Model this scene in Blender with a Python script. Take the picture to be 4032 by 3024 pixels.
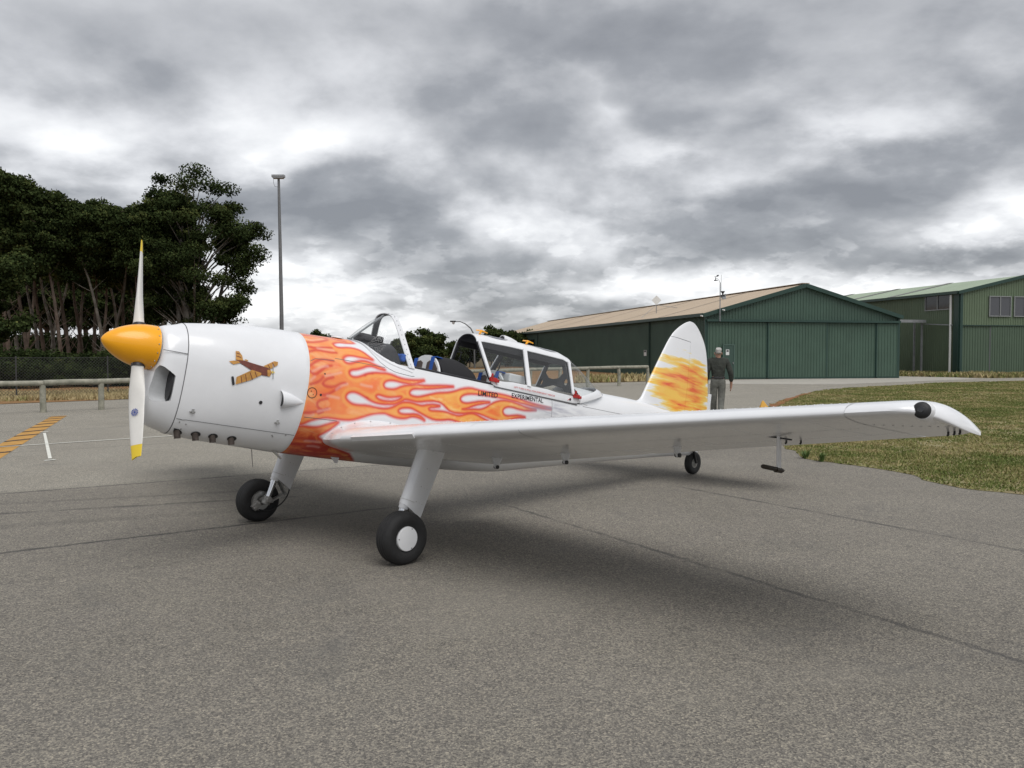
import bpy, bmesh, math, random
import numpy as np
from mathutils import Vector, Matrix, noise as mnoise
from mathutils.geometry import tessellate_polygon
R=math.radians
for o in list(bpy.data.objects): bpy.data.objects.remove(o)
scn=bpy.context.scene; COL=scn.collection
random.seed(7); rng=np.random.default_rng(7)

# ------------------------------------------------------------ camera
FPX=3320.0; YHOR=1391.0; CAMH=1.6                 # focal length in photo pixels, horizon row, eye height
PITCH=math.atan((1512-YHOR)/FPX)
cam=bpy.data.cameras.new('camera'); cam_o=bpy.data.objects.new('camera',cam); COL.objects.link(cam_o)
cam.sensor_width=36; cam.lens=36*FPX/4032; cam.clip_start=0.05; cam.clip_end=6000
cam_o.location=(0,0,CAMH); cam_o.rotation_euler=(math.pi/2-PITCH,0,0); scn.camera=cam_o

# ------------------------------------------------------------ node helpers
class NT:
    def __init__(s,tree): s.t=tree; s.n=tree.nodes; s.l=tree.links
    def new(s,typ,**kw):
        nd=s.n.new(typ)
        for k,v in kw.items(): setattr(nd,k,v)
        return nd
    def link(s,a,b): s.l.new(a,b)
    def put(s,sock,v):
        if hasattr(v,'is_output') or isinstance(v,bpy.types.NodeSocket): s.l.new(v,sock)
        else: sock.default_value=v
    def m(s,op,a,b=None,c=None,clamp=False):
        nd=s.n.new('ShaderNodeMath'); nd.operation=op; nd.use_clamp=clamp
        s.put(nd.inputs[0],a)
        if b is not None: s.put(nd.inputs[1],b)
        if c is not None: s.put(nd.inputs[2],c)
        return nd.outputs[0]
    def mix(s,f,a,b,typ='RGBA',blend='MIX'):
        nd=s.n.new('ShaderNodeMix'); nd.data_type=typ
        if typ=='RGBA': nd.blend_type=blend; ia,ib,o=nd.inputs[6],nd.inputs[7],nd.outputs[2]
        else: ia,ib,o=nd.inputs[2],nd.inputs[3],nd.outputs[0]
        s.put(nd.inputs[0],f); s.put(ia,col(a) if typ=='RGBA' else a); s.put(ib,col(b) if typ=='RGBA' else b); return o
    def ramp(s,f,stops,interp='LINEAR'):
        nd=s.n.new('ShaderNodeValToRGB'); cr=nd.color_ramp; cr.interpolation=interp
        while len(cr.elements)<len(stops): cr.elements.new(0.5)
        for e,(p,c_) in zip(cr.elements,stops): e.position=p; e.color=col(c_)
        s.put(nd.inputs[0],f); return nd.outputs[0]
    def noise(s,vec,scale,detail=4,rough=0.55,dist=0.0,col=False):
        nd=s.n.new('ShaderNodeTexNoise'); s.put(nd.inputs['Vector'],vec)
        nd.inputs['Scale'].default_value=scale; nd.inputs['Detail'].default_value=detail; nd.inputs['Roughness'].default_value=rough; nd.inputs['Distortion'].default_value=dist
        return nd.outputs['Color'] if col else nd.outputs['Fac']
    def mr(s,v,a,b,c=0.0,d=1.0,smooth=False):
        nd=s.n.new('ShaderNodeMapRange'); nd.interpolation_type='SMOOTHSTEP' if smooth else 'LINEAR'
        s.put(nd.inputs[0],v); nd.inputs[1].default_value=a; nd.inputs[2].default_value=b; nd.inputs[3].default_value=c; nd.inputs[4].default_value=d
        return nd.outputs[0]
def col(c):
    if isinstance(c,bpy.types.NodeSocket): return c
    if isinstance(c,(int,float)): return (c,c,c,1)
    return tuple(c) if len(c)==4 else (*c,1)

# ------------------------------------------------------------ world: overcast sky with layered cumulus
wld=bpy.data.worlds.new('World'); scn.world=wld; wld.use_nodes=True
SUN_EL=R(58); SUN_AZ=R(150)
def build_world():
    k=NT(wld.node_tree); k.n.clear()
    tc=k.new('ShaderNodeTexCoord'); sp=k.new('ShaderNodeSeparateXYZ'); k.link(tc.outputs['Generated'],sp.inputs[0])
    X,Y,Z=sp.outputs
    # the cloud base is a plane overhead: direction -> point on that plane
    zz=k.m('ADD',k.m('MAXIMUM',Z,0.0),0.34)
    cmb=k.new('ShaderNodeCombineXYZ'); k.put(cmb.inputs[0],k.m('DIVIDE',X,zz)); k.put(cmb.inputs[1],k.m('DIVIDE',Y,zz)); cmb.inputs[2].default_value=3.7
    P=cmb.outputs[0]
    # bearing and elevation, roughened so the cloud masses have ragged edges
    az=k.m('ARCTAN2',X,Y); el=k.m('ARCSINE',Z)
    up=k.new('ShaderNodeVectorMath',operation='MULTIPLY'); k.link(P,up.inputs[0]); up.inputs[1].default_value=(.94,.94,1.0); PU=up.outputs[0]
    n1=k.noise(P,1.35,8,0.54,0.1); n1u=k.noise(PU,1.35,4,0.54,0.1); n2=k.noise(P,5.0,6,0.6,0.2)
    az=k.m('MULTIPLY_ADD',k.m('SUBTRACT',n1u,0.5),0.26,az)
    el=k.m('MULTIPLY_ADD',k.m('SUBTRACT',n2,0.5),k.m('MULTIPLY_ADD',el,0.30,0.02),el)
    ae=k.new('ShaderNodeCombineXYZ'); k.put(ae.inputs[0],az); k.put(ae.inputs[1],el)
    b=k.m('ADD',0.485,k.m('MULTIPLY',k.m('SUBTRACT',n1,0.5),k.mr(Z,.16,.36,.74,.42)))
    b=k.m('ADD',b,k.m('MULTIPLY',k.m('SUBTRACT',n1,n1u),k.mr(Z,.16,.36,2.6,1.5)))          # lit crowns, shaded bases
    b=k.m('ADD',b,k.m('MULTIPLY',k.m('SUBTRACT',n2,0.5),0.26))
    b=k.m('ADD',b,k.m('MULTIPLY',k.m('SUBTRACT',k.mr(n1,.43,.57,smooth=True),.5),.12))      # firmer cloud edges
    puff=k.mr(k.noise(P,7.5,7,.55,.1),.50,.58,smooth=True); b=k.m('ADD',b,k.m('MULTIPLY',k.m('MULTIPLY',puff,.17),k.mr(Z,.24,.05,smooth=True)))
    # cloud masses: bearing deg, elevation deg, half widths deg, slope, amount
    for (a0,e0,sa,se,sl,am) in CLOUDS:
        mp=k.new('ShaderNodeMapping',vector_type='TEXTURE'); k.link(ae.outputs[0],mp.inputs[0]); mp.inputs['Location'].default_value=(R(a0),R(e0),0); mp.inputs['Rotation'].default_value=(0,0,math.atan(sl)); mp.inputs['Scale'].default_value=(R(sa)*2,R(se)*2,1)
        g=k.new('ShaderNodeTexGradient',gradient_type='QUADRATIC_SPHERE'); k.link(mp.outputs[0],g.inputs[0])
        b=k.m('MULTIPLY_ADD',g.outputs['Fac'],am*1.25,b)
    c=k.ramp(b,[(0.0,(.185,.192,.208)),(0.25,(.255,.263,.280)),(0.45,(.375,.382,.398)),(0.65,(.52,.527,.545)),(0.85,(.645,.652,.665)),(1.0,(.755,.757,.762))])
    sky=k.new('ShaderNodeTexSky',sky_type='NISHITA'); sky.sun_disc=False; sky.sun_elevation=SUN_EL; sky.sun_rotation=SUN_AZ
    sk=k.new('ShaderNodeVectorMath',operation='SCALE'); k.link(sky.outputs[0],sk.inputs[0]); sk.inputs['Scale'].default_value=0.10
    mixd=k.mix(0.94,sk.outputs[0],c)
    low=k.mix(k.mr(Z,-0.03,-0.003,smooth=True),(.20,.19,.17),mixd)
    bg=k.new('ShaderNodeBackground'); k.link(low,bg.inputs[0]); bg.inputs[1].default_value=SKY_STRENGTH
    out=k.new('ShaderNodeOutputWorld'); k.link(bg.outputs[0],out.inputs[0])
SKY_STRENGTH=1.0
CLOUDS=[(20,21,17,5.0,-.05,-.20),(2,22,9,4.0,0,-.22),(-22,21,12,4,0,-.08),(-12,17.5,9,3.5,.1,.04),
 (-27,12.5,5,2.5,0,.30),(-18,14.5,6,1.8,0,.22),(-16,12,2.6,1.8,0,.40),(-11.5,13.8,4,1.8,.1,.24),
 (-5,6.2,9.5,2.1,0,-.24),(-9,9.5,6,1.6,0,-.05),(5,16,2.2,3.2,.3,.28),(9,13.2,5,1.2,0,.34),(12,10.6,4,1.1,0,.26),
 (16,7.3,11,2.0,.12,-.28),(27,11.5,7,2.2,.25,-.16),(29,8.2,5,1.5,0,.36),(22,13.6,4,1.4,0,.30),(29,5.6,7,1.0,0,-.26),
 (-12,3.6,6,.9,0,.34),(10,4.3,7,.9,0,.36),(22,4.5,5,.8,0,.2),(0,2.2,30,1.0,0,-.05)]
build_world()

# ------------------------------------------------------------ sun behind the cloud, exposure
sun=bpy.data.lights.new('sun','SUN'); sun.energy=1.5; sun.angle=R(46); sun.color=(1.0,.975,.94)
sun_o=bpy.data.objects.new('sun',sun); COL.objects.link(sun_o)
sd=Vector((math.cos(SUN_EL)*math.sin(SUN_AZ),math.cos(SUN_EL)*math.cos(SUN_AZ),math.sin(SUN_EL)))
sun_o.rotation_euler=(-sd).to_track_quat('-Z','Y').to_euler(); sun_o.location=(0,0,60)
scn.view_settings.view_transform='Standard'; scn.view_settings.look='None'; scn.view_settings.exposure=0.55; scn.view_settings.gamma=1.0
scn.render.resolution_x=1024; scn.render.resolution_y=768

# ------------------------------------------------------------ layout helpers
def ray(px,py):
    d=((px-2016)/FPX,1.0,-(py-1512)/FPX); c,s=math.cos(PITCH),math.sin(PITCH)
    return Vector((d[0],d[1]*c+d[2]*s,-d[1]*s+d[2]*c))
def at(px,py,z=0.0):
    d=ray(px,py); return Vector((0,0,CAMH))+d*((z-CAMH)/d.z)
def atd(px,py,depth):
    d=ray(px,py); return Vector((0,0,CAMH))+d*(depth/d.y)

# ------------------------------------------------------------ mesh helpers
class MB:
    """collects simple shapes into one mesh"""
    def __init__(s): s.v=[]; s.f=[]; s.mi=[]
    def add(s,vs,fs,mi=0):
        b=len(s.v); s.v+= [tuple(map(float,p)) for p in vs]; s.f+= [tuple(b+i for i in f) for f in fs]; s.mi+= [mi]*len(fs); return s
    def box(s,c,size,rz=0.0,M=None,mi=0):
        hx,hy,hz=[q/2 for q in size]; pts=[Vector((x,y,z)) for x in(-hx,hx) for y in(-hy,hy) for z in(-hz,hz)]
        rot=M if M else Matrix.Rotation(rz,3,'Z'); pts=[rot@p+Vector(c) for p in pts]
        return s.add(pts,[(0,1,3,2),(4,6,7,5),(0,4,5,1),(2,3,7,6),(0,2,6,4),(1,5,7,3)],mi)
    def bar(s,a,b,w,h=None,up=(0,0,1),mi=0):
        a,b=Vector(a),Vector(b); h=h or w; d=(b-a); L=d.length; d.normalize(); u=Vector(up)
        x=d.cross(u); x=x.normalized() if x.length>1e-5 else d.orthogonal().normalized(); y=x.cross(d)
        pts=[p+x*i*w/2+y*j*h/2 for p in(a,b) for i,j in((-1,-1),(1,-1),(1,1),(-1,1))]
        return s.add(pts,[(0,1,2,3),(7,6,5,4),(0,4,5,1),(1,5,6,2),(2,6,7,3),(3,7,4,0)],mi)
    def tube(s,path,r,n=10,caps=True,mi=0):
        path=[Vector(p) for p in path]; rr=r if hasattr(r,'__len__') else [r]*len(path)
        t=(path[1]-path[0]).normalized(); x=t.orthogonal().normalized(); vs=[]
        for i,p in enumerate(path):
            t2=(path[min(i+1,len(path)-1)]-path[max(i-1,0)]).normalized()
            x=(x-t2*x.dot(t2)); x=x.normalized() if x.length>1e-6 else t2.orthogonal().normalized(); y=t2.cross(x)
            vs+=[p+(x*math.cos(2*math.pi*j/n)+y*math.sin(2*math.pi*j/n))*rr[i] for j in range(n)]
        fs=[(i*n+j,i*n+(j+1)%n,(i+1)*n+(j+1)%n,(i+1)*n+j) for i in range(len(path)-1) for j in range(n)]
        if caps: fs+=[tuple(range(n-1,-1,-1)),tuple((len(path)-1)*n+j for j in range(n))]
        return s.add(vs,fs,mi)
    def lathe(s,prof,n=32,M=None,mi=0):
        """prof: (radius, height) along +Z; M places it"""
        M=M or Matrix.Identity(4); vs=[M@Vector((r*math.cos(2*math.pi*j/n),r*math.sin(2*math.pi*j/n),h)) for r,h in prof for j in range(n)]
        fs=[(i*n+j,i*n+(j+1)%n,(i+1)*n+(j+1)%n,(i+1)*n+j) for i in range(len(prof)-1) for j in range(n)]
        if prof[0][0]>1e-6: fs.append(tuple(range(n-1,-1,-1)))
        if prof[-1][0]>1e-6: fs.append(tuple((len(prof)-1)*n+j for j in range(n)))
        return s.add(vs,fs,mi)
    def loft(s,rings,closed=True,caps=True,mi=0):
        n=len(rings[0]); vs=[p for r in rings for p in r]; m=n if closed else n-1
        fs=[(i*n+j,i*n+(j+1)%n,(i+1)*n+(j+1)%n,(i+1)*n+j) for i in range(len(rings)-1) for j in range(m)]
        if closed and caps: fs+=[tuple(range(n-1,-1,-1)),tuple((len(rings)-1)*n+j for j in range(n))]
        return s.add(vs,fs,mi)
    def plate(s,outs,fn,th,mi=0):
        """outlines (outer, holes...) in 2D; fn(u,v,w)->3D, w=+-th/2"""
        flat=[p for o in outs for p in o]; tri=tessellate_polygon([[Vector((p[0],p[1],0)) for p in o] for o in outs]); n=len(flat)
        vs=[fn(p[0],p[1],th/2) for p in flat]+[fn(p[0],p[1],-th/2) for p in flat]
        fs=[tuple(t) for t in tri]+[(t[2]+n,t[1]+n,t[0]+n) for t in tri]; b=0
        for o in outs:
            k=len(o); fs+=[(b+i,b+(i+1)%k,b+(i+1)%k+n,b+i+n) for i in range(k)]; b+=k
        return s.add(vs,fs,mi)
    def obj(s,name,mats,parent=None,smooth=False,flip=False,bevel=0.0,angle=40):
        vs=[(x,-y,z) for x,y,z in s.v] if flip else s.v
        me=bpy.data.meshes.new(name); me.from_pydata(vs,[],s.f)
        mats=mats if isinstance(mats,(list,tuple)) else [mats]
        for q in mats: me.materials.append(q)
        if len(mats)>1: me.polygons.foreach_set('material_index',s.mi)
        bm=bmesh.new(); bm.from_mesh(me); bmesh.ops.recalc_face_normals(bm,faces=bm.faces); bm.to_mesh(me); bm.free()
        if smooth:
            me.polygons.foreach_set('use_smooth',[True]*len(me.polygons)); 
            try: me.set_sharp_from_angle(angle=R(angle))
            except Exception: pass
        o=bpy.data.objects.new(name,me); COL.objects.link(o); o.parent=parent
        if bevel:
            b=o.modifiers.new('bevel','BEVEL'); b.width=bevel; b.segments=2; b.limit_method='ANGLE'; b.angle_limit=R(35)
        return o
def raw(name,v,f,mat,parent=None,smooth=False):
    """large mesh from numpy arrays, equal sized faces"""
    v=np.asarray(v,np.float32); f=np.asarray(f,np.int32); me=bpy.data.meshes.new(name); k=f.shape[1]
    me.vertices.add(len(v)); me.vertices.foreach_set('co',v.ravel()); me.loops.add(f.size); me.loops.foreach_set('vertex_index',f.ravel())
    me.polygons.add(len(f)); me.polygons.foreach_set('loop_start',np.arange(0,f.size,k,dtype=np.int32)); 
    me.polygons.foreach_set('loop_total',np.full(len(f),k,np.int32)); me.update(calc_edges=True)
    if smooth: me.polygons.foreach_set('use_smooth',[True]*len(f))
    me.materials.append(mat); o=bpy.data.objects.new(name,me); COL.objects.link(o); o.parent=parent; return o
def empty(name,loc=(0,0,0),rot=(0,0,0)):
    o=bpy.data.objects.new(name,None); COL.objects.link(o); o.location=loc; o.rotation_euler=rot; o.empty_display_size=.3; return o
def tag(o,label=None,cat=None,group=None,kind=None):
    if label: o['label']=label
    if cat: o['category']=cat
    if group: o['group']=group
    if kind: o['kind']=kind
    return o
def copy_tree(o,parent=None):
    c=o.copy(); COL.objects.link(c); c.parent=parent
    for ch in [q for q in bpy.data.objects if q.parent is o]: copy_tree(ch,c)
    return c
# ------------------------------------------------------------ materials
MT={}
def mat(name,c,rough=.6,metal=0.0,var=0.0,vs=3.0,bump=0.0,bs=60.0,coat=0.0,c2=None,spec=.5):
    if name in MT: return MT[name]
    m=bpy.data.materials.new(name); m.use_nodes=True; k=NT(m.node_tree); p=k.n['Principled BSDF']; MT[name]=m
    p.inputs['Roughness'].default_value=rough; p.inputs['Metallic'].default_value=metal; p.inputs['Specular IOR Level'].default_value=spec
    p.inputs['Coat Weight'].default_value=coat; p.inputs['Coat Roughness'].default_value=.08
    tc=k.new('ShaderNodeTexCoord')
    if var>0 or c2:
        n=k.noise(tc.outputs['Object'],vs,6,.62)
        a=tuple(q*(1-var) for q in c); b=c2 if c2 else tuple(min(1,q*(1+var)) for q in c)
        k.link(k.mix(k.mr(n,.3,.7),a,b),p.inputs['Base Color'])
    else: p.inputs['Base Color'].default_value=col(c)
    if bump>0:
        n=k.noise(tc.outputs['Object'],bs,5,.6); bn=k.new('ShaderNodeBump'); bn.inputs['Strength'].default_value=bump; bn.inputs['Distance'].default_value=.02
        k.link(n,bn.inputs['Height']); k.link(bn.outputs[0],p.inputs['Normal'])
    return m
def glass(name,tint,fac0=.03,haze=0.0):
    m=bpy.data.materials.new(name); m.use_nodes=True; k=NT(m.node_tree); k.n.clear()
    tr=k.new('ShaderNodeBsdfTransparent'); tr.inputs[0].default_value=col(tint); gl=k.new('ShaderNodeBsdfGlossy'); gl.inputs['Roughness'].default_value=.03
    df=k.new('ShaderNodeBsdfDiffuse'); df.inputs[0].default_value=col((.6,.62,.64))
    fr=k.new('ShaderNodeLayerWeight'); fr.inputs[0].default_value=.5; fac=k.m('POWER',fr.outputs['Facing'],4.0)
    a=k.new('ShaderNodeMixShader'); k.put(a.inputs[0],k.m('ADD',k.m('MULTIPLY',fac,.6),fac0)); k.link(tr.outputs[0],a.inputs[1]); k.link(gl.outputs[0],a.inputs[2])
    b=k.new('ShaderNodeMixShader'); b.inputs[0].default_value=haze; k.link(a.outputs[0],b.inputs[1]); k.link(df.outputs[0],b.inputs[2])
    o=k.new('ShaderNodeOutputMaterial'); k.link(b.outputs[0],o.inputs[0]); MT[name]=m; return m
WHITE=mat('white_paint',(.76,.77,.79),.24,var=.04,vs=3.5,coat=.45,bump=.035,bs=5.0)
WHITE2=mat('white_enamel',(.72,.73,.745),.4,var=.05,vs=9)
YEL=mat('yellow_paint',(.90,.39,.004),.32,coat=.25,var=.04,vs=6)
BLK=mat('black_rubbery',(.018,.018,.02),.62,var=.2,vs=30,bump=.15,bs=90)
BLKP=mat('black_paint',(.022,.022,.025),.45)
SEAM=mat('seam_shade_grey',(.13,.132,.14),.8)  # shade of panel and door gaps put into colour; also on skirt seal
STEEL=mat('brushed_steel',(.42,.42,.41),.35,metal=.85,var=.2,vs=40)
CHROME=mat('polished_piston',(.75,.76,.78),.12,metal=1.0)
CAST=mat('cast_alloy',(.30,.295,.28),.55,metal=.5,var=.35,vs=30)
BROWNEX=mat('scorched_exhaust',(.075,.06,.052),.7,metal=.4,var=.4,vs=30)
RED=mat('red_enamel',(.42,.022,.02),.4)
REDP=mat('red_lettering',(.62,.05,.05),.6)
BLUE=mat('blue_webbing',(.02,.10,.42),.75,bump=.2,bs=200)
GREYP=mat('grey_panel_paint',(.52,.53,.52),.5)
LEATHER=mat('brown_leather',(.085,.062,.055),.6,var=.3,vs=12)
CLOTH=mat('black_cloth',(.012,.012,.014),.9,bump=.2,bs=150)
PERSPEX=glass('perspex',(.95,.96,.96),.01,.03)
PERSPEX2=glass('worn_perspex',(.91,.925,.92),.015,.035)
TINT=glass('smoked_perspex',(.22,.22,.25),.06,.10)

# ============================================================ GROUND
def line_mask(k,X,Y,p,q,w,wob,lo=-0.5,hi=1.5):
    d=(q-p); L=d.length; nx,ny=-d.y/L,d.x/L
    dist=k.m('ADD',k.m('ADD',k.m('MULTIPLY',X,nx),k.m('MULTIPLY',Y,ny)),-(nx*p.x+ny*p.y))
    dist=k.m('ABSOLUTE',k.m('ADD',dist,wob))
    t=k.m('ADD',k.m('ADD',k.m('MULTIPLY',X,d.x/L/L),k.m('MULTIPLY',Y,d.y/L/L)),-(d.x*p.x+d.y*p.y)/L/L)
    on=k.m('MULTIPLY',k.mr(t,lo,lo+.05),k.mr(t,hi,hi-.05))
    return k.m('MULTIPLY',k.mr(dist,w,w*.35,smooth=True),on)
def apron_material():
    m=bpy.data.materials.new('asphalt'); m.use_nodes=True; k=NT(m.node_tree); p=k.n['Principled BSDF']
    tc=k.new('ShaderNodeTexCoord'); V=tc.outputs['Object']; sp=k.new('ShaderNodeSeparateXYZ'); k.link(V,sp.inputs[0]); X,Y,_=sp.outputs
    big=k.noise(V,.35,5,.6); mid=k.noise(V,1.7,5,.65,.4); fine=k.noise(V,9,4,.6)
    c=k.mix(k.mr(big,.32,.68),(.163,.152,.133),(.238,.222,.193))
    c=k.mix(k.mr(mid,.35,.7),c,(.200,.186,.165)); 
    c=k.mix(k.m('MULTIPLY',k.mr(fine,.45,.75),.35),c,(.26,.245,.215))
    # newer and paler sealed lane beyond the far seam
    a,b=at(0,1945),at(1400,1838); d=(b-a).normalized(); nx,ny=-d.y,d.x
    side=k.m('ADD',k.m('ADD',k.m('MULTIPLY',X,nx),k.m('MULTIPLY',Y,ny)),-(nx*a.x+ny*a.y))
    pale=k.mr(k.m('ADD',side,k.m('MULTIPLY',k.m('SUBTRACT',mid,.5),.8)),-.15,.25)
    c=k.mix(k.m('MULTIPLY',pale,.78),c,k.mix(k.mr(k.noise(V,.8,5,.65),.35,.65),(.285,.268,.232),(.33,.312,.272)))
    # stone chips showing in the binder
    vo=k.new('ShaderNodeTexVoronoi'); k.link(V,vo.inputs['Vector']); vo.inputs['Scale'].default_value=112; vo.inputs['Randomness'].default_value=1
    sc=k.new('ShaderNodeSeparateColor'); k.link(vo.outputs['Color'],sc.inputs[0])
    vo2=k.new('ShaderNodeTexVoronoi'); k.link(V,vo2.inputs['Vector']); vo2.inputs['Scale'].default_value=190
    sc2=k.new('ShaderNodeSeparateColor'); k.link(vo2.outputs['Color'],sc2.inputs[0])
    sh=k.m('ADD',k.m('MULTIPLY',sc.outputs[0],.62),k.m('MULTIPLY',sc2.outputs[1],.38))
    near=k.mix(1.0,c,k.ramp(sh,[(0,(.25,.25,.27)),(.35,(.62,.62,.63)),(.6,(1.0,.99,.96)),(.85,(1.6,1.55,1.42)),(1,(2.2,2.1,1.9))]),blend='MULTIPLY')
    c=k.mix(.85,c,near)
    # seams between paver runs, with crumbling edges
    wob=k.m('MULTIPLY',k.m('SUBTRACT',k.noise(V,5,5,.7),.5),.10)
    S=None
    for (p0,p1,w,st,lo,hi) in ((( 0,2178),(1349,2020),.045,.75,-2,1.3),((0,2023),(1112,1958),.07,.55,-2,1.1),((0,1985),(1112,1925),.10,.30,-2,1.1),((0,1945),(1400,1838),.045,.7,-2,1.4),((202,1773),(700,1743),.05,.4,-2,1.2),((0,2075),(1000,2005),.16,.22,-2,1.2),((0,1700),(700,1672),.06,.3,-2,1.3),
            ((1987,1987),(4032,2607),.035,.58,-.05,1.3),((2661,1914),(4032,2169),.045,.6,0,1.3),((0,2300),(900,2190),.08,.12,-2,1.2)):
        q=k.m('MULTIPLY',line_mask(k,X,Y,at(*p0),at(*p1),w,wob,lo,hi),st); S=q if S is None else k.m('MAXIMUM',S,q)
    S=k.m('MULTIPLY',S,k.mr(k.noise(V,2.2,4,.7),.3,.55))
    c=k.mix(S,c,(.04,.04,.042))
    # old oil and tyre staining
    st=k.m('MULTIPLY',k.mr(k.noise(V,.7,6,.7,1.2),.56,.76),.42); c=k.mix(st,c,(.10,.10,.098))
    vd_=k.new('ShaderNodeTexVoronoi'); k.link(V,vd_.inputs['Vector']); vd_.inputs['Scale'].default_value=1.9; sd3=k.new('ShaderNodeSeparateColor'); k.link(vd_.outputs['Color'],sd3.inputs[0])
    drip=k.m('MULTIPLY',k.mr(k.m('ADD',vd_.outputs['Distance'],k.m('MULTIPLY',k.noise(V,40,2,.5),.03)),.055,.035),k.m('GREATER_THAN',sd3.outputs[0],.62)); c=k.mix(k.m('MULTIPLY',drip,.6),c,(.05,.048,.045))
    wear=k.m('MULTIPLY',k.mr(k.noise(V,.22,4,.6,.8),.5,.62,smooth=True),.30); c=k.mix(wear,c,(.25,.233,.20))
    k.link(c,p.inputs['Base Color']); p.inputs['Roughness'].default_value=.88; p.inputs['Specular IOR Level'].default_value=.25
    bn=k.new('ShaderNodeBump'); bn.inputs['Strength'].default_value=.55; bn.inputs['Distance'].default_value=.006; k.link(vo.outputs['Distance'],bn.inputs['Height']); k.link(bn.outputs[0],p.inputs['Normal'])
    return m
def soil_material(name,a,b,c_,s1=.6,s2=5.0):
    m=bpy.data.materials.new(name); m.use_nodes=True; k=NT(m.node_tree); p=k.n['Principled BSDF']; tc=k.new('ShaderNodeTexCoord'); V=tc.outputs['Object']
    n1=k.noise(V,s1,6,.65,.5); n2=k.noise(V,s2,6,.7)
    cc=k.mix(k.mr(n1,.38,.62),a,b); cc=k.mix(k.m('MULTIPLY',k.mr(n2,.48,.66),.8),cc,c_)
    k.link(cc,p.inputs['Base Color']); p.inputs['Roughness'].default_value=.95; p.inputs['Specular IOR Level'].default_value=.15
    bn=k.new('ShaderNodeBump'); bn.inputs['Strength'].default_value=.7; bn.inputs['Distance'].default_value=.03; k.link(n2,bn.inputs['Height']); k.link(bn.outputs[0],p.inputs['Normal'])
    return m
SOIL=soil_material('forest_soil',(.10,.075,.045),(.16,.115,.06),(.06,.055,.03))
def sheet(name,pts,z,m,kind='structure'):
    b=MB(); v=[(p[0],p[1],z) for p in pts]; tri=tessellate_polygon([[Vector(q) for q in v]]); b.add(v,[tuple(t) for t in tri]); o=b.obj(name,m); o['kind']=kind
    for pl in o.data.polygons:
        if pl.normal.z<0: pl.flip()
    return o
sheet('ground',[(-3000,-600),(3000,-600),(3000,4000),(-3000,4000)],-.004,SOIL)
fenceA=at(168,1624); fenceB=at(2437,1520)
fd=(fenceB-fenceA).normalized(); fn_=Vector((-fd.y,fd.x,0))
vergeL=at(0,1592); vergeR=at(530,1571)
vd=(vergeR-vergeL).normalized()
apron_pts=[(-70,-25),(60,-25),(75,62),(27,56.5),(24.6,54.6),(11.5,51.4),(9.5,49.0),(5.5,46.0),(vergeR.x+vd.x*18,vergeR.y+vd.y*18),(vergeR.x,vergeR.y),(vergeL.x,vergeL.y),(vergeL.x-vd.x*60,vergeL.y-vd.y*60)]
APRON=apron_material(); ap=sheet('apron',apron_pts,0.0,APRON)
# lawn on the right with ragged edge
LAWN=soil_material('lawn_soil',(.19,.175,.08),(.25,.225,.12),(.23,.17,.11),.5,3.5)
lp=[(3035,1591),(3215,1540),(3327,1528),(3467,1521),(3700,1507),(4032,1500),(4600,1493)]
ln=[(4600,2040),(4032,1950),(3793,1918),(3606,1883),(3467,1855),(3327,1829),(3219,1812),(3140,1785),(3093,1764)]
lawn_edge=[at(*p) for p in lp]+[at(*p) for p in ln]
def ragged(pts,amp,step=.35,seed=3):
    out=[]
    for i,p in enumerate(pts):
        q=pts[(i+1)%len(pts)]; L=(q-p).length; n=max(1,int(L/step))
        for j in range(n):
            r=p.lerp(q,j/n); out.append(Vector((r.x+amp*mnoise.noise((r.x*1.7,r.y*1.7,seed)),r.y+amp*mnoise.noise((r.x*1.7,r.y*1.7,seed+9)),0)))
    return out
lawn_poly=ragged(lawn_edge,.34,.18)
sheet('lawn',lawn_poly,.005,LAWN)
# dry verge between the rail fence and the trees, and along the hangar wall
VERGE=soil_material('dry_verge',(.30,.165,.075),(.22,.13,.06),(.13,.095,.045),.9,4.0)
w0=at(0,1592)
vp=[vergeL-vd*50,vergeL,vergeR,vergeR+vd*16,Vector((8.5,49,0)),Vector((11.6,52.2,0)),Vector((11.6,51.6,0))+Vector((-.211,.977,0))*52,Vector((-4,95,0)),Vector((-70,75,0))]
sheet('verge',ragged(vp,.2,.8,5),.012,VERGE)
# orange bare earth at the corner of the lawn
EARTH=soil_material('orange_earth',(.30,.135,.055),(.22,.10,.05),(.14,.09,.05),1.4,6)
ep=[at(3025,1603),at(3080,1578),at(3150,1556),at(3205,1545),at(3150,1563),at(3090,1586),at(3050,1610)]
sheet('bare_earth',ragged(ep,.12,.3,8),.024,EARTH)
# concrete slab before the hangar doors
CONC=soil_material('concrete',(.36,.345,.31),(.41,.39,.345),(.30,.28,.25),.8,4)
cp=[at(2790,1512),at(2790,1499),at(3545,1481),at(3640,1479),at(3860,1492),at(3300,1514)]
sheet('concrete_slab',cp,.006,CONC)

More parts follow.
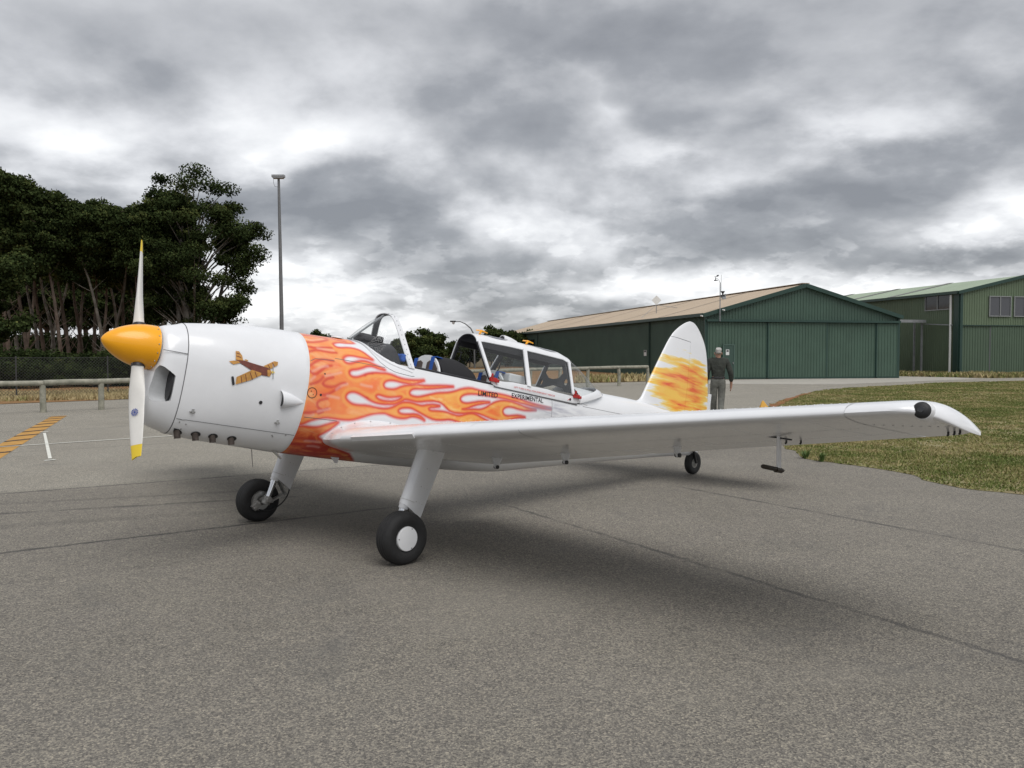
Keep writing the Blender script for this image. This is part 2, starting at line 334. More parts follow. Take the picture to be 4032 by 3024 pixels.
# ------------------------------------------------------------ painted markings on the apron
YMK=mat('worn_orange_marking',(.47,.24,.045),.85,var=.18,vs=5,c2=(.53,.29,.07)); BMK=mat('worn_black_marking',(.055,.042,.035),.9,var=.4,vs=8); WMK=mat('worn_white_marking',(.66,.66,.60),.85,var=.1,vs=5)
yb=empty('taxi_marking',at(120,1720)); tag(yb,'orange and black striped hold band painted across the apron','ground marking')
def flat(name,pts,z,m,parent=None):
    b=MB(); o0=parent.location if parent else Vector((0,0,0)); v=[(p.x-o0.x,p.y-o0.y,z-o0.z) for p in pts]; tri=tessellate_polygon([[Vector(q) for q in v]]); b.add(v,[tuple(t) for t in tri]); o=b.obj(name,m,parent)
    for pl in o.data.polygons:
        if pl.normal.z<0: pl.flip()
    return o
lft=[at(202,1640),at(-260,1890)]; rgt=[at(264,1637),at(-130,1890)]
flat('band',[lft[0],rgt[0],rgt[1],lft[1]],.004,YMK,yb)
for vL,vR in (((197,1644),(252,1641)),((177,1652),(246,1648)),((158,1662),(230,1657)),((131,1675),(211,1668)),((107,1687),(190,1681)),((81,1704),(168,1696)),((48,1721),(143,1712)),((15,1742),(118,1731)),((-20,1764),(84,1754)),((-70,1792),(46,1781))):
    a,b=at(*vL),at(*vR); d=(b-a); n=Vector((-d.y,d.x,0)).normalized()*.13
    # clip to the band edges
    def onedge(e,p,q):
        r=e[1]-e[0]; s_=q-p; t=((p.x-e[0].x)*s_.y-(p.y-e[0].y)*s_.x)/(r.x*s_.y-r.y*s_.x); return e[0]+r*t
    st=d.normalized()
    A1,B1=onedge(lft,a,b),onedge(rgt,a,b); A2,B2=onedge(lft,a+n,b+n),onedge(rgt,a+n,b+n)
    flat('stripe',[A1,B1,B2,A2],.008,BMK,yb)
wm=empty('park_marking',at(186,1756)); tag(wm,'white painted I-shaped parking mark on the apron','ground marking')
def strip(name,p,q,w,m,parent,z=.008):
    d=(q-p).normalized(); n=Vector((-d.y,d.x,0))*w/2; return flat(name,[p-n,q-n,q+n,p+n],z,m,parent)
strip('stem',at(175,1706),at(197,1807),.05,WMK,wm); strip('serif',at(157,1702),at(190,1701),.09,WMK,wm); strip('serif',at(175,1815),at(219,1811),.075,WMK,wm)
tl=strip('painted_line',at(-400,1788),at(1130,1688),.055,WMK,None,.012); tag(tl,'thin white line painted across the apron behind the propeller','ground marking')

# ------------------------------------------------------------ grass blades
GRS=bpy.data.materials.new('grass_blades'); GRS.use_nodes=True
def _g():
    k=NT(GRS.node_tree); p=k.n['Principled BSDF']; a=k.new('ShaderNodeAttribute'); a.attribute_name='tone'
    c=k.ramp(a.outputs['Fac'],[(0,(.085,.125,.03)),(.4,(.15,.178,.052)),(.65,(.27,.245,.105)),(1,(.41,.33,.18))])
    k.link(c,p.inputs['Base Color']); p.inputs['Roughness'].default_value=.8; p.inputs['Specular IOR Level'].default_value=.2
    p.inputs['Subsurface Weight'].default_value=0.0
_g()
def inside(P,poly):
    x,y=P[:,0],P[:,1]; c=np.zeros(len(P),bool); n=len(poly)
    for i in range(n):
        x0,y0=poly[i][0],poly[i][1]; x1,y1=poly[(i+1)%n][0],poly[(i+1)%n][1]
        h=((y0>y)!=(y1>y))&(x<(x1-x0)*(y-y0)/((y1-y0)+1e-12)+x0); c^=h
    return c
def fbm(P,s,seed):
    # cheap value noise on numpy points
    def vn(x,y):
        xi,yi=np.floor(x).astype(np.int64),np.floor(y).astype(np.int64); fx,fy=x-xi,y-yi; fx=fx*fx*(3-2*fx); fy=fy*fy*(3-2*fy)
        def h(a,b): 
            q=np.sin(a*127.1+b*311.7+seed*74.7)*43758.5453; return q-np.floor(q)
        return (h(xi,yi)*(1-fx)+h(xi+1,yi)*fx)*(1-fy)+(h(xi,yi+1)*(1-fx)+h(xi+1,yi+1)*fx)*fy
    return (vn(P[:,0]*s,P[:,1]*s)+.5*vn(P[:,0]*s*2.1,P[:,1]*s*2.1)+.25*vn(P[:,0]*s*4.3,P[:,1]*s*4.3))/1.75
def blades(name,poly,n,h0,h1,base,tone_bias,z,label,keep=.45,w=.012):
    xs=[p[0] for p in poly]; ys=[p[1] for p in poly]
    # more blades where they show larger
    P=[]; tot=0
    while tot<n:
        q=np.stack([rng.uniform(min(xs),max(xs),60000),rng.uniform(min(ys),max(ys),60000)],-1)
        dist=np.hypot(q[:,0],q[:,1]); q=q[rng.random(len(q))<np.clip((15.0/dist)**1.6,0,1)]
        q=q[inside(q,poly)]; q=q[.45*fbm(q,.7,3)+.55*fbm(q,2.6,4)+.35*rng.random(len(q))-.17>keep]; P.append(q); tot+=len(q)
    P=np.concatenate(P)[:n]; dist=np.hypot(P[:,0],P[:,1])
    a=rng.uniform(0,2*np.pi,n); hh=rng.uniform(h0,h1,n)*(.6+.9*fbm(P,1.3,5)); ww=w*np.maximum(1,dist/14)*rng.uniform(.7,1.4,n); le=rng.uniform(.1,.8,n)*hh
    b=rng.uniform(0,2*np.pi,n)
    V=np.zeros((n,3,3)); V[:,0,0]=P[:,0]-np.cos(a)*ww; V[:,0,1]=P[:,1]-np.sin(a)*ww; V[:,1,0]=P[:,0]+np.cos(a)*ww; V[:,1,1]=P[:,1]+np.sin(a)*ww
    V[:,2,0]=P[:,0]+np.cos(b)*le; V[:,2,1]=P[:,1]+np.sin(b)*le; V[:,2,2]=hh; V[:,:,2]+=z
    o=raw(name,V.reshape(-1,3),np.arange(3*n).reshape(-1,3),GRS)
    tone=np.clip(.5*fbm(P,.5,11)+.8*fbm(P,1.9,12)-.25+tone_bias+rng.normal(0,.15,n),0,1)
    at_=o.data.attributes.new('tone','FLOAT','POINT'); at_.data.foreach_set('value',np.repeat(tone,3).astype(np.float32))
    tag(o,label,base,kind='stuff'); return o
blades('lawn_grass',[(p.x,p.y) for p in lawn_poly],190000,.010,.034,'grass',.12,.005,'short patchy green and straw grass on the lawn by the taxiway',.40)
vpoly=[(p.x,p.y) for p in [at(-300,1588),at(530,1572),at(900,1560),at(900,1535),at(530,1545),at(-300,1560)]]
blades('verge_grass',vpoly,22000,.05,.20,'grass',.62,.012,'dry straw-coloured grass at the foot of the wire fence',.2)
hp=[(p.x,p.y) for p in [at(2270,1508),at(2600,1500),at(2766,1497),at(2766,1491),at(2400,1486),at(2270,1490)]]
blades('wall_weeds',hp,2600,.08,.35,'grass',.45,.012,'straggly dry weeds along the dark green hangar wall',.3,.02)
hp2=[(p.x,p.y) for p in [at(3540,1482),at(3640,1484),at(3900,1489),at(4100,1486),at(4100,1481),at(3760,1480),at(3540,1474)]]
blades('foot_weeds',hp2,12000,.08,.34,'grass',.32,.0,'weeds growing between the two hangars',.25,.02)
# two single weeds rooted in the apron edge
def weed(px,py,h,n,label):
    b=MB(); c=at(px,py)
    for i in range(n):
        a=random.uniform(0,6.28); L=h*random.uniform(.6,1.1); r=random.uniform(.3,.9)*h; w=.008
        p0=Vector((random.uniform(-.02,.02),random.uniform(-.02,.02),0)); p1=p0+Vector((math.cos(a)*r*.5,math.sin(a)*r*.5,L*.7)); p2=p0+Vector((math.cos(a)*r,math.sin(a)*r,L)); s=Vector((-math.sin(a),math.cos(a),0))*w
        b.add([p0-s,p0+s,p1+s*.8,p1-s*.8,p2],[(0,1,2,3),(3,2,4)])
    o=b.obj('weed',mat('weed_green',(.075,.13,.025),.7,var=.3,vs=20)); o.location=c; tag(o,label,'weed')
weed(3172,1806,.16,40,'small green weed tuft growing in the asphalt by the lawn corner')
weed(3235,1818,.14,60,'low green weed clump at the lawn edge')

# ============================================================ HANGARS
DKG=mat('dark_green_sheet',(.046,.086,.064),.5,var=.16,vs=.6); DKG2=mat('dark_green_trim',(.018,.048,.038),.45,var=.08,vs=2)
LTG=mat('sage_green_sheet',(.105,.145,.088),.55,var=.08,vs=.7); LTG2=mat('green_door_sheet',(.070,.108,.070),.55,var=.08,vs=.7)
TAN=mat('tan_roof_sheet',(.42,.335,.245),.6,var=.05,vs=.5); TANL=mat('tan_roof_lap',(.31,.25,.19),.6); ROOFG=mat('pale_green_roof',(.27,.335,.245),.55,var=.05,vs=.4); ROOFL=mat('weathered_roof_strip',(.17,.17,.165),.7)
WINDARK=mat('dark_window_glass',(.015,.017,.02),.12,spec=.8); WINSKY=mat('grey_window_glass',(.07,.073,.082),.15,spec=.6); ALU=mat('window_alloy',(.28,.29,.29),.5,metal=.4)
PIPEW=mat('white_downpipe',(.72,.72,.70),.5); GALV=mat('galvanised',(.30,.31,.32),.5,metal=.5,var=.2,vs=4); SIGNW=mat('sign_white',(.62,.63,.62),.6); DKGREY=mat('dark_grey_plastic',(.03,.03,.033),.6)
def ribbed(b,p0,d,L,z0,z1,nrm,pitch=.2,depth=.03,mi=0):
    """vertical sheet with pressed ribs; z0,z1 functions of distance"""
    prof=[(0,0),(.62,0),(.70,1),(.92,1)]; vs=[]; p0=Vector(p0); d=Vector(d); nrm=Vector(nrm); n=int(L/pitch); xs=[]
    for i in range(n):
        for u,h in prof: xs.append(((i+u)*pitch*L/(n*pitch),h))
    xs.append((L,0))
    for x,h in xs:
        q=p0+d*x+nrm*depth*h; vs+=[(q.x,q.y,z0(x)),(q.x,q.y,z1(x))]
    b.add(vs,[(2*i,2*i+2,2*i+3,2*i+1) for i in range(len(xs)-1)],mi); return b
H1=Vector((11.84,51.6,0)); HR=math.atan2(.211,.977)
h1=empty('hangar',H1,(0,0,HR)); tag(h1,'dark green steel hangar with tan roof and sliding doors','hangar')
W1,L1,E1,A1=13.25,63.0,4.02,5.86
gab=lambda x:E1+(A1-E1)*(1-abs(x-W1/2)/(W1/2))
b=MB(); ribbed(b,(0,0,0),(1,0,0),W1,lambda x:3.56,lambda x:gab(x)-.02,(0,-1,0)); b.obj('gable_wall',DKG,h1)
b=MB(); ribbed(b,(0,0,0),(0,1,0),L1,lambda x:0,lambda x:E1-.02,(-1,0,0)); b.obj('side_wall',DKG,h1)
b=MB(); ribbed(b,(W1,0,0),(0,1,0),L1,lambda x:0,lambda x:E1-.02,(1,0,0),.8); b.obj('side_wall',DKG,h1)
b=MB(); b.add([(0,L1,0),(W1,L1,0),(W1,L1,E1),(W1/2,L1,A1),(0,L1,E1)],[(0,1,2,3,4)]); b.obj('rear_wall',DKG,h1)
db=[0.03,4.05,8.15,11.64,13.22]; DRG=mat('green_door_sheet_dark',(.052,.095,.069),.5,var=.12,vs=.8)
for i in range(4):
    y=-.10 if i%2==0 else -.16
    b=MB(); ribbed(b,(db[i]+.04,y,0),(1,0,0),db[i+1]-db[i]-.08,lambda x:.06,lambda x:3.50,(0,-1,0)); d=b.obj('door_panel',DRG,h1)
    b=MB()
    for xx in (db[i]+.03,db[i+1]-.03): b.box((xx,y-.01,1.78),(.07,.06,3.44))
    b.box(((db[i]+db[i+1])/2,y-.01,.07),(db[i+1]-db[i]-.13,.05,.10)); b.obj('door_frame',DKG2,d)
b=MB(); b.box((W1/2,-.20,3.60),(W1+.1,.26,.14)); b.obj('door_track',DKG2,h1)
b=MB()
for xx in (-.06,W1+.06):
    b=MB(); b.box((xx,-.06,2.0),(.13,.16,4.0)); b.obj('corner_flashing',DKG2,h1,bevel=.01)
def slope(name,x0,z0,x1,z1,m,par,L,over=.18,th=.05):
    b=MB(); n=int((L+2*over)/.2); vs=[]
    dx,dz=x1-x0,z1-z0; l=math.hypot(dx,dz); nx,nz=-dz/l,dx/l
    if nz<0: nx,nz=-nx,-nz
    ex0,ez0=x0-dx/l*.25,z0-dz/l*.25; ys=[]
    for i in range(n):
        for u,h in ((0,0),(.6,0),(.7,1),(.9,1)): ys.append((-over+(i+u)*(L+2*over)/n,h*.028))
    for y,h in ys: vs+=[(ex0+nx*(h+.06),y,ez0+nz*(h+.06)),(x1+nx*(h+.06),y,z1+nz*(h+.06))]
    b.add(vs,[(2*i,2*i+2,2*i+3,2*i+1) for i in range(len(ys)-1)]); return b.obj(name,m,par)
rf=slope('roof_slope',0,E1,W1/2,A1,TAN,h1,L1); slope('roof_slope',W1,E1,W1/2,A1,TAN,h1,L1)
b=MB()
for yy in (7,16,26,36,46):
    b=MB(); b.bar((-.2,yy,E1+.045),(W1/2,yy,A1+.105),.35,.012); b.obj('roof_lap',TANL,rf)
b=MB(); b.bar((W1/2,-.2,A1+.11),(W1/2,L1+.2,A1+.11),.5,.04); b.obj('ridge_cap',TAN,h1)
b=MB(); b.bar((-.28,-.22,E1-.12),(W1/2,-.22,A1-.02),.08,.24); b.bar((W1+.28,-.22,E1-.12),(W1/2,-.22,A1-.02),.08,.24); b.obj('barge_board',DKG2,h1)
b=MB(); b.bar((-.30,-.2,E1-.08),(-.30,L1+.2,E1-.08),.14,.2); b.obj('gutter',DKG2,h1)
for yy in (9.1,42.4):
    b=MB(); b.tube([(-.10,yy,.05),(-.10,yy,E1-.1)],.055,8); b.obj('downpipe',DKG2,h1)
pd=MB(); pd.box((1.40,-.235,1.05),(.70,.04,2.06)); pdo=pd.obj('personnel_door',mat('door_green_paint',(.034,.068,.054),.5),h1)
b=MB(); b.box((1.03,-.25,1.07),(.05,.06,2.14)); b.box((1.77,-.25,1.07),(.05,.06,2.14)); b.box((1.40,-.25,2.13),(.79,.06,.05)); b.obj('door_frame',mat('door_frame_green',(.07,.12,.10),.5),pdo)
b=MB(); b.box((1.68,-.285,1.0),(.04,.06,.12)); b.obj('door_handle',ALU,pdo)
b=MB(); b.box((1.32,-.262,1.66),(.22,.012,.34)); sg=b.obj('notice',SIGNW,pdo)
b=MB(); b.box((-.045,10.0,1.62),(.012,.5,.42)); b.obj('wall_sign',SIGNW,h1)
b=MB(); b.box((-.052,10.0,1.74),(.008,.36,.14)); b.obj('sign_print',DKGREY,h1)
b=MB(); b.box((1.32,-.270,1.74),(.14,.006,.10)); b.obj('notice_print',DKGREY,pdo)
b=MB(); b.box((-.06,45.5,2.75),(.08,3.0,.8)); b.obj('wall_vent',WINDARK,h1)
for (x,y,z) in ((-.35,-.15,3.86),(.95,-.42,4.22)):
    b=MB(); b.tube([(x,y-.12,z),(x,y+.12,z+.02)],.045,10); b.tube([(x,y+.08,z),(x+.05,y+.25,z+.06)],.015,6); b.obj('security_camera',PIPEW,h1,smooth=True)
# roof-mounted weather mast (own thing) and panel aerial
def hloc(x,y,z): return H1+Matrix.Rotation(HR,3,'Z')@Vector((x,y,z))
wx=empty('weather_mast',hloc(.75,-.36,3.55)); tag(wx,'thin weather mast with anemometer on the dark green hangar gable','weather station')
b=MB(); b.tube([(0,0,0),(0,0,2.35)],.03,8); b.obj('pole',GALV,wx)
b=MB(); b.tube([(.06,0,1.75),(.06,0,2.82)],.010,6); b.obj('whip_aerial',GALV,wx)
b=MB(); b.lathe([(.02,1.60),(.05,1.62),(.05,1.68),(.13,1.80),(.13,1.82)],12,Matrix.Translation((.16,0,0))); b.box((.16,0,1.52),(.20,.16,.16)); b.obj('rain_gauge',DKGREY,wx)
b=MB(); b.box((.22,-.02,1.41),(.22,.14,.14)); b.box((.30,-.02,1.55),(.06,.12,.20)); b.obj('sensor_box',GALV,wx)
b=MB(); b.tube([(0,0,2.3),(-.08,0,2.48),(-.16,0,2.58),(-.26,0,2.60)],.012,6); b.tube([(-.28,0,2.44),(-.28,0,2.66)],.03,8); b.obj('anemometer_arm',GALV,wx)
b=MB()
for a in (0,2.1,4.2): b.lathe([(.012,0),(.045,.03),(.05,.06)],8,Matrix.Translation((-.28+.08*math.cos(a),.08*math.sin(a),2.44)))
b.obj('wind_cups',DKGREY,wx)
b=MB(); b.bar((-.36,0,2.68),(-.12,.0,2.74),.012,.03); b.bar((-.22,0,2.72),(-.10,0,2.79),.01,.09); b.obj('wind_vane',DKGREY,wx)
pa_=empty('panel_aerial',hloc(2.0,13.0,4.65)); tag(pa_,'white square panel aerial on stays on the tan hangar roof','aerial')
b=MB(); b.tube([(0,0,0),(0,0,.75)],.03,8); b.obj('mast',GALV,pa_)
b=MB(); b.box((0,-.06,1.0),(.52,.05,.52),M=Matrix.Rotation(R(45),3,'Y')); b.obj('panel',PIPEW,pa_)
for q in ((-1.3,-.6,-.42),(1.5,-.5,.40)):
    b=MB(); b.tube([(0,0,.65),q],.018,6); b.obj('stay',GALV,pa_)
# ---- second hangar
H2=Vector((31.2,59.0,0)); h2=empty('hangar',H2,(0,0,HR)); tag(h2,'sage green two-storey hangar with upper windows and pale green roof','hangar')
W2,L2,E2,A2=10.4,30.0,5.90,7.05
g2=lambda x:E2+(A2-E2)*(1-abs(x-W2/2)/(W2/2))
b=MB(); ribbed(b,(0,-.12,0),(1,0,0),W2,lambda x:3.58,lambda x:g2(x)-.02,(0,-1,0)); b.obj('gable_wall',LTG,h2)
b=MB(); ribbed(b,(0,0,0),(0,1,0),L2,lambda x:0,lambda x:E2-.02,(-1,0,0)); b.obj('side_wall',LTG,h2)
b=MB(); b.add([(W2,0,0),(W2,L2,0),(W2,L2,E2),(W2,0,E2)],[(0,1,2,3)]); b.obj('side_wall',LTG,h2)
b=MB(); b.add([(0,L2,0),(W2,L2,0),(W2,L2,E2),(W2/2,L2,A2),(0,L2,E2)],[(0,1,2,3,4)]); b.obj('rear_wall',LTG,h2)
for x0,x1,y in ((.10,2.50,-.02),(2.58,6.6,-.06),(6.65,10.3,-.02)):
    b=MB(); ribbed(b,(x0,y,0),(1,0,0),x1-x0,lambda x:.05,lambda x:3.55,(0,-1,0)); b.obj('door_panel',LTG2,h2)
b=MB(); b.box((2.54,-.03,1.75),(.07,.03,3.5)); b.obj('door_gap',SEAM,h2)
b=MB(); b.box((W2/2,-.09,3.555),(W2,.12,.05)); b.obj('door_header',DKG2,h2)
b=MB(); b.box((-.05,.16,2.95),(.10,.5,5.9)); b.obj('corner_flashing',DKG2,h2); b=MB(); b.box((.06,-.16,2.95),(.20,.08,5.9)); b.obj('corner_flashing',DKG2,h2)
r2=slope('roof_slope',0,E2,W2/2,A2,ROOFG,h2,L2); slope('roof_slope',W2,E2,W2/2,A2,ROOFG,h2,L2)
b=MB()
for yy in (7.2,13.5,20):
    b=MB(); b.bar((-.2,yy,E2+.06),(W2/2,yy,A2+.12),.7,.02); b.obj('roof_strip',ROOFL,r2)
b=MB(); b.bar((-.28,-.28,E2-.08),(W2/2,-.28,A2+.02),.08,.22); b.bar((W2+.28,-.28,E2-.08),(W2/2,-.28,A2+.02),.08,.22); b.obj('barge_board',DKG2,h2)
b=MB(); b.bar((-.28,-.2,E2-.06),(-.28,L2,E2-.06),.14,.2); b.obj('gutter',DKG2,h2)
b=MB(); b.tube([(-.16,.62,.03),(-.16,.62,E2-.2)],.075,10); b.obj('downpipe',PIPEW,h2)
def window(par,cx,y,cz,w,h,gm,side=False,mull=1):
    g=MB(); sz=(.03,w,h) if side else (w,.03,h); g.box((cx,y,cz),sz); o=g.obj('window',gm,par); f=MB()
    def add(u,v,su,sv):
        if side: f.box((cx-.03,y+u,cz+v),(.07,su,sv))
        else: f.box((cx+u,y-.03,cz+v),(su,.07,sv))
    add(0,h/2,w+.1,.06); add(0,-h/2,w+.1,.06); add(-w/2,0,.06,h); add(w/2,0,.06,h)
    for i in range(mull): add(-w/2+w*(i+1)/(mull+1),0,.06,h)
    f.obj('frame',ALU,o); return o
window(h2,3.18,-.16,4.9,1.74,1.38,WINSKY); window(h2,5.22,-.16,4.9,1.74,1.38,WINSKY); window(h2,7.3,-.16,4.9,1.74,1.38,WINSKY)
window(h2,-.04,2.05,5.25,2.55,1.05,WINDARK,side=True)
b=MB(); b.box((5.45,-.30,3.95),(.34,.26,.16)); b.box((5.45,-.2,4.02),(.10,.2,.08)); b.obj('wall_lamp',DKGREY,h2,bevel=.02)
aw=empty('link_awning',H2+Matrix.Rotation(HR,3,'Z')@Vector((-.5,3.4,0)),(0,0,HR)); tag(aw,'grey flat awning on two thin posts between the hangars','awning')
b=MB(); b.box((-2.3,-.1,3.98),(4.4,1.4,.10)); b.box((-2.3,-.84,3.92),(4.4,.06,.2)); b.obj('canopy_sheet',GALV,aw)
for yy in (.45,-.35):
    b=MB(); b.box((-.05,yy,1.93),(.11,.11,3.86)); b.obj('post',GALV,aw)
b=MB(); b.bar((-.05,-.35,3.75),(.35,-3.0,3.58),.07); b.obj('rail',GALV,aw)

# ============================================================ RAIL FENCE
TIMB=mat('weathered_timber',(.235,.235,.185),.9,var=.28,vs=6,bump=.5,bs=25,c2=(.36,.345,.28))
rfence=empty('rail_fence',fenceA); tag(rfence,'low weathered log rail fence on round posts along the apron edge','fence')
ulen=(fenceB-fenceA).length
# post spots: seen ones from the photograph, the rest evenly between
def s_of(px):
    r=(px-2016)/FPX; return (r*fenceA.y-fenceA.x)/(fd.x-r*fd.y)
ss=[s_of(168)-3.0,s_of(168)-1.5,s_of(168),s_of(396)]; s2=s_of(2315); sp=np.linspace(ss[-1],s2,int((s2-ss[-1])/1.95)+1)[1:]; ss+=list(sp)+[s_of(2437),s_of(2550)]
def railh(s): return .745+.12*max(0,min(1,s/ulen))
for s in ss:
    h=railh(s); b=MB(); b.tube([fd*s+Vector((0,0,-.1)),fd*s+Vector((random.uniform(-.015,.015),0,h*.5)),fd*s+Vector((random.uniform(-.02,.02),0,h))],[.085,.08,.078],12); b.obj('post',TIMB,rfence,smooth=True)
i=0; se=[ss[0]-.3]+[ss[j] for j in range(2,len(ss),2)]+[ss[-1]+.3]
for a,c in zip(se,se[1:]):
    if c-a<.4: continue
    b=MB(); n=5; b.tube([fd*(a+(c-a)*t/n+(0.0 if t else .012))+Vector((0,0,railh(a+(c-a)*t/n)+.055+random.uniform(-.008,.008))) for t in range(n+1)],[.075+random.uniform(-.006,.006) for t in range(n+1)],12); b.obj('rail',TIMB,rfence,smooth=True)
# ---- chain wire fence by the trees
cwA=at(-350,1585); cwB=at(560,1556); DWIRE=mat('dull_wire',(.05,.05,.05),.7); wf=empty('wire_fence',cwA); tag(wf,'grey chain wire fence behind the log rail under the trees','fence')
cd=(cwB-cwA); CL=cd.length+6; cd=cd.normalized()
b=MB(); Hh=1.45; stp=.11
def wire(p,q): b.bar(p,q,.007)
n=int((CL+Hh)/stp)
for i in range(n):
    s=i*stp-Hh
    for sg in (1,-1):
        s0,s1=(s,s+Hh) if sg==1 else (s+Hh,s); z0,z1=0.05,Hh
        lo,hi=max(0,min(s0,s1)),min(CL,max(s0,s1))
        if hi-lo<.05: continue
        f=lambda t:z0+(z1-z0)*(t-s0)/(s1-s0)
        wire(cd*lo+Vector((0,0,f(lo))),cd*hi+Vector((0,0,f(hi))))
b.bar(Vector((0,0,Hh)),cd*CL+Vector((0,0,Hh)),.012); o=b.obj('wire_mesh',mat('dull_wire',(.05,.05,.05),.7),wf); o['kind']='stuff'
for j in range(int(CL/3)+1):
    b=MB(); b.tube([cd*(3*j)+Vector((0,.03,0)),cd*(3*j)+Vector((0,.03,Hh+.05))],.025,8); b.obj('post',DWIRE,wf)

# ============================================================ LAMPS
lp0=atd(1110,1391,50.0); lp0.z=0; fl=empty('floodlight_pole',lp0); tag(fl,'tall slim grey floodlight pole beside the tree stand','light pole')
ztop=1.6+(1391-706)*50/FPX
POLEM=mat('pole_steel',(.16,.165,.17),.55,metal=.3,var=.15,vs=2)
b=MB(); b.tube([(0,0,0),(0,0,4),(-.04,0,8),(-.09,0,ztop)],[.13,.115,.095,.07],12); b.obj('pole',POLEM,fl,smooth=True)
b=MB(); b.box((-.09,-.05,ztop+.08),(.74,.34,.15)); b.box((-.09,-.05,ztop-.03),(.62,.3,.07)); b.obj('floodlight_head',GALV,fl,bevel=.02)
b=MB(); b.tube([(-.36,-.1,ztop+.0),(-.37,-.1,ztop-.3),(-.30,-.08,ztop-.52),(-.12,-.05,ztop-.55)],.010,6); b.obj('cable',DKGREY,fl)
sl0=atd(1867,1391,90.0); sl0.z=0; sl=empty('street_lamp',sl0); tag(sl,'curved-arm street lamp standing beyond the canopy before the far trees','street lamp')
f9=90/FPX; zt=1.6+(1391-1268)*f9
b=MB(); b.tube([(.05,0,0),(.02,0,2.0),(-.02,0,3.6),(-.35,0,4.25),(-.95,0,4.75),(-1.5,0,zt+.05),(-1.95,0,zt+.04)],[.10,.09,.08,.07,.06,.05,.05],10); b.obj('pole',POLEM,sl,smooth=True)
b=MB(); b.box((-2.25,0,zt+.06),(.62,.26,.16)); b.obj('lamp_head',DKGREY,sl,bevel=.04)
b=MB(); b.lathe([(.02,-.26),(.12,-.22),(.15,0)],12,Matrix.Translation((-2.2,0,zt))); b.obj('lamp_bowl',mat('lamp_bowl',(.45,.45,.44),.3),sl,smooth=True)

# ============================================================ TREES
LEAF=bpy.data.materials.new('gum_leaves'); LEAF.use_nodes=True
def _l(m,lo,hi,y):
    k=NT(m.node_tree); k.n.clear(); a=k.new('ShaderNodeAttribute'); a.attribute_name='tone'
    c=k.ramp(a.outputs['Fac'],[(0,lo),(.6,hi),(1,y)])
    d=k.new('ShaderNodeBsdfDiffuse'); k.link(c,d.inputs['Color'])
    t=k.new('ShaderNodeBsdfTranslucent'); k.link(c,t.inputs[0]); mx=k.new('ShaderNodeMixShader'); mx.inputs[0].default_value=.0; k.n.remove(mx); k.n.remove(t)
    o=k.new('ShaderNodeOutputMaterial'); k.link(d.outputs[0],o.inputs[0])
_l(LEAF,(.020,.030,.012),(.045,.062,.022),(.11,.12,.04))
BARK=mat('gum_bark',(.12,.105,.088),.9,var=.4,vs=2,c2=(.26,.24,.21)); BARK2=mat('red_bark',(.085,.062,.048),.9,var=.4,vs=2,c2=(.15,.112,.088))
def leaf_cloud(cl,per,size,tone0=.0):
    """cl: list of (centre, radii); returns V,F,tone arrays of leaf quads"""
    n=len(cl)*per; C=np.repeat(np.array([c for c,_ in cl]),per,0); Rr=np.repeat(np.array([r for _,r in cl]),per,0)
    d=rng.normal(size=(n,3)); d/=np.linalg.norm(d,axis=1)[:,None]; rad=rng.random(n)**.45
    P=C+d*Rr*rad[:,None]
    ax=rng.normal(size=(n,3)); ax[:,2]-=.6; ax/=np.linalg.norm(ax,axis=1)[:,None]
    nn=d+rng.normal(size=(n,3))*.8; nn[:,2]+=.5; sd_=np.cross(ax,nn); sd_/=np.linalg.norm(sd_,axis=1)[:,None]+1e-9
    L=size*rng.uniform(.7,1.4,n)[:,None]; Wd=L*rng.uniform(.28,.5,n)[:,None]
    V=np.stack([P,P+ax*L*.5+sd_*Wd,P+ax*L,P+ax*L*.5-sd_*Wd],1).reshape(-1,3); F=np.arange(4*n).reshape(-1,4)
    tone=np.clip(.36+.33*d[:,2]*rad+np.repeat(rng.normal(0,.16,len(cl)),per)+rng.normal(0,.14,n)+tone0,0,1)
    return V,F,tone
def limb(b,p,d,L,r,n=6,bend=.25,up=.25):
    path=[p]; rad=[r]; d=d.normalized()
    for i in range(n):
        d=(d+Vector((random.gauss(0,bend*.4),random.gauss(0,bend*.4),up*.25))).normalized(); p=p+d*L/n; path.append(p); rad.append(r*(1-.82*(i+1)/n))
    b.tube(path,rad,7,caps=False); return path
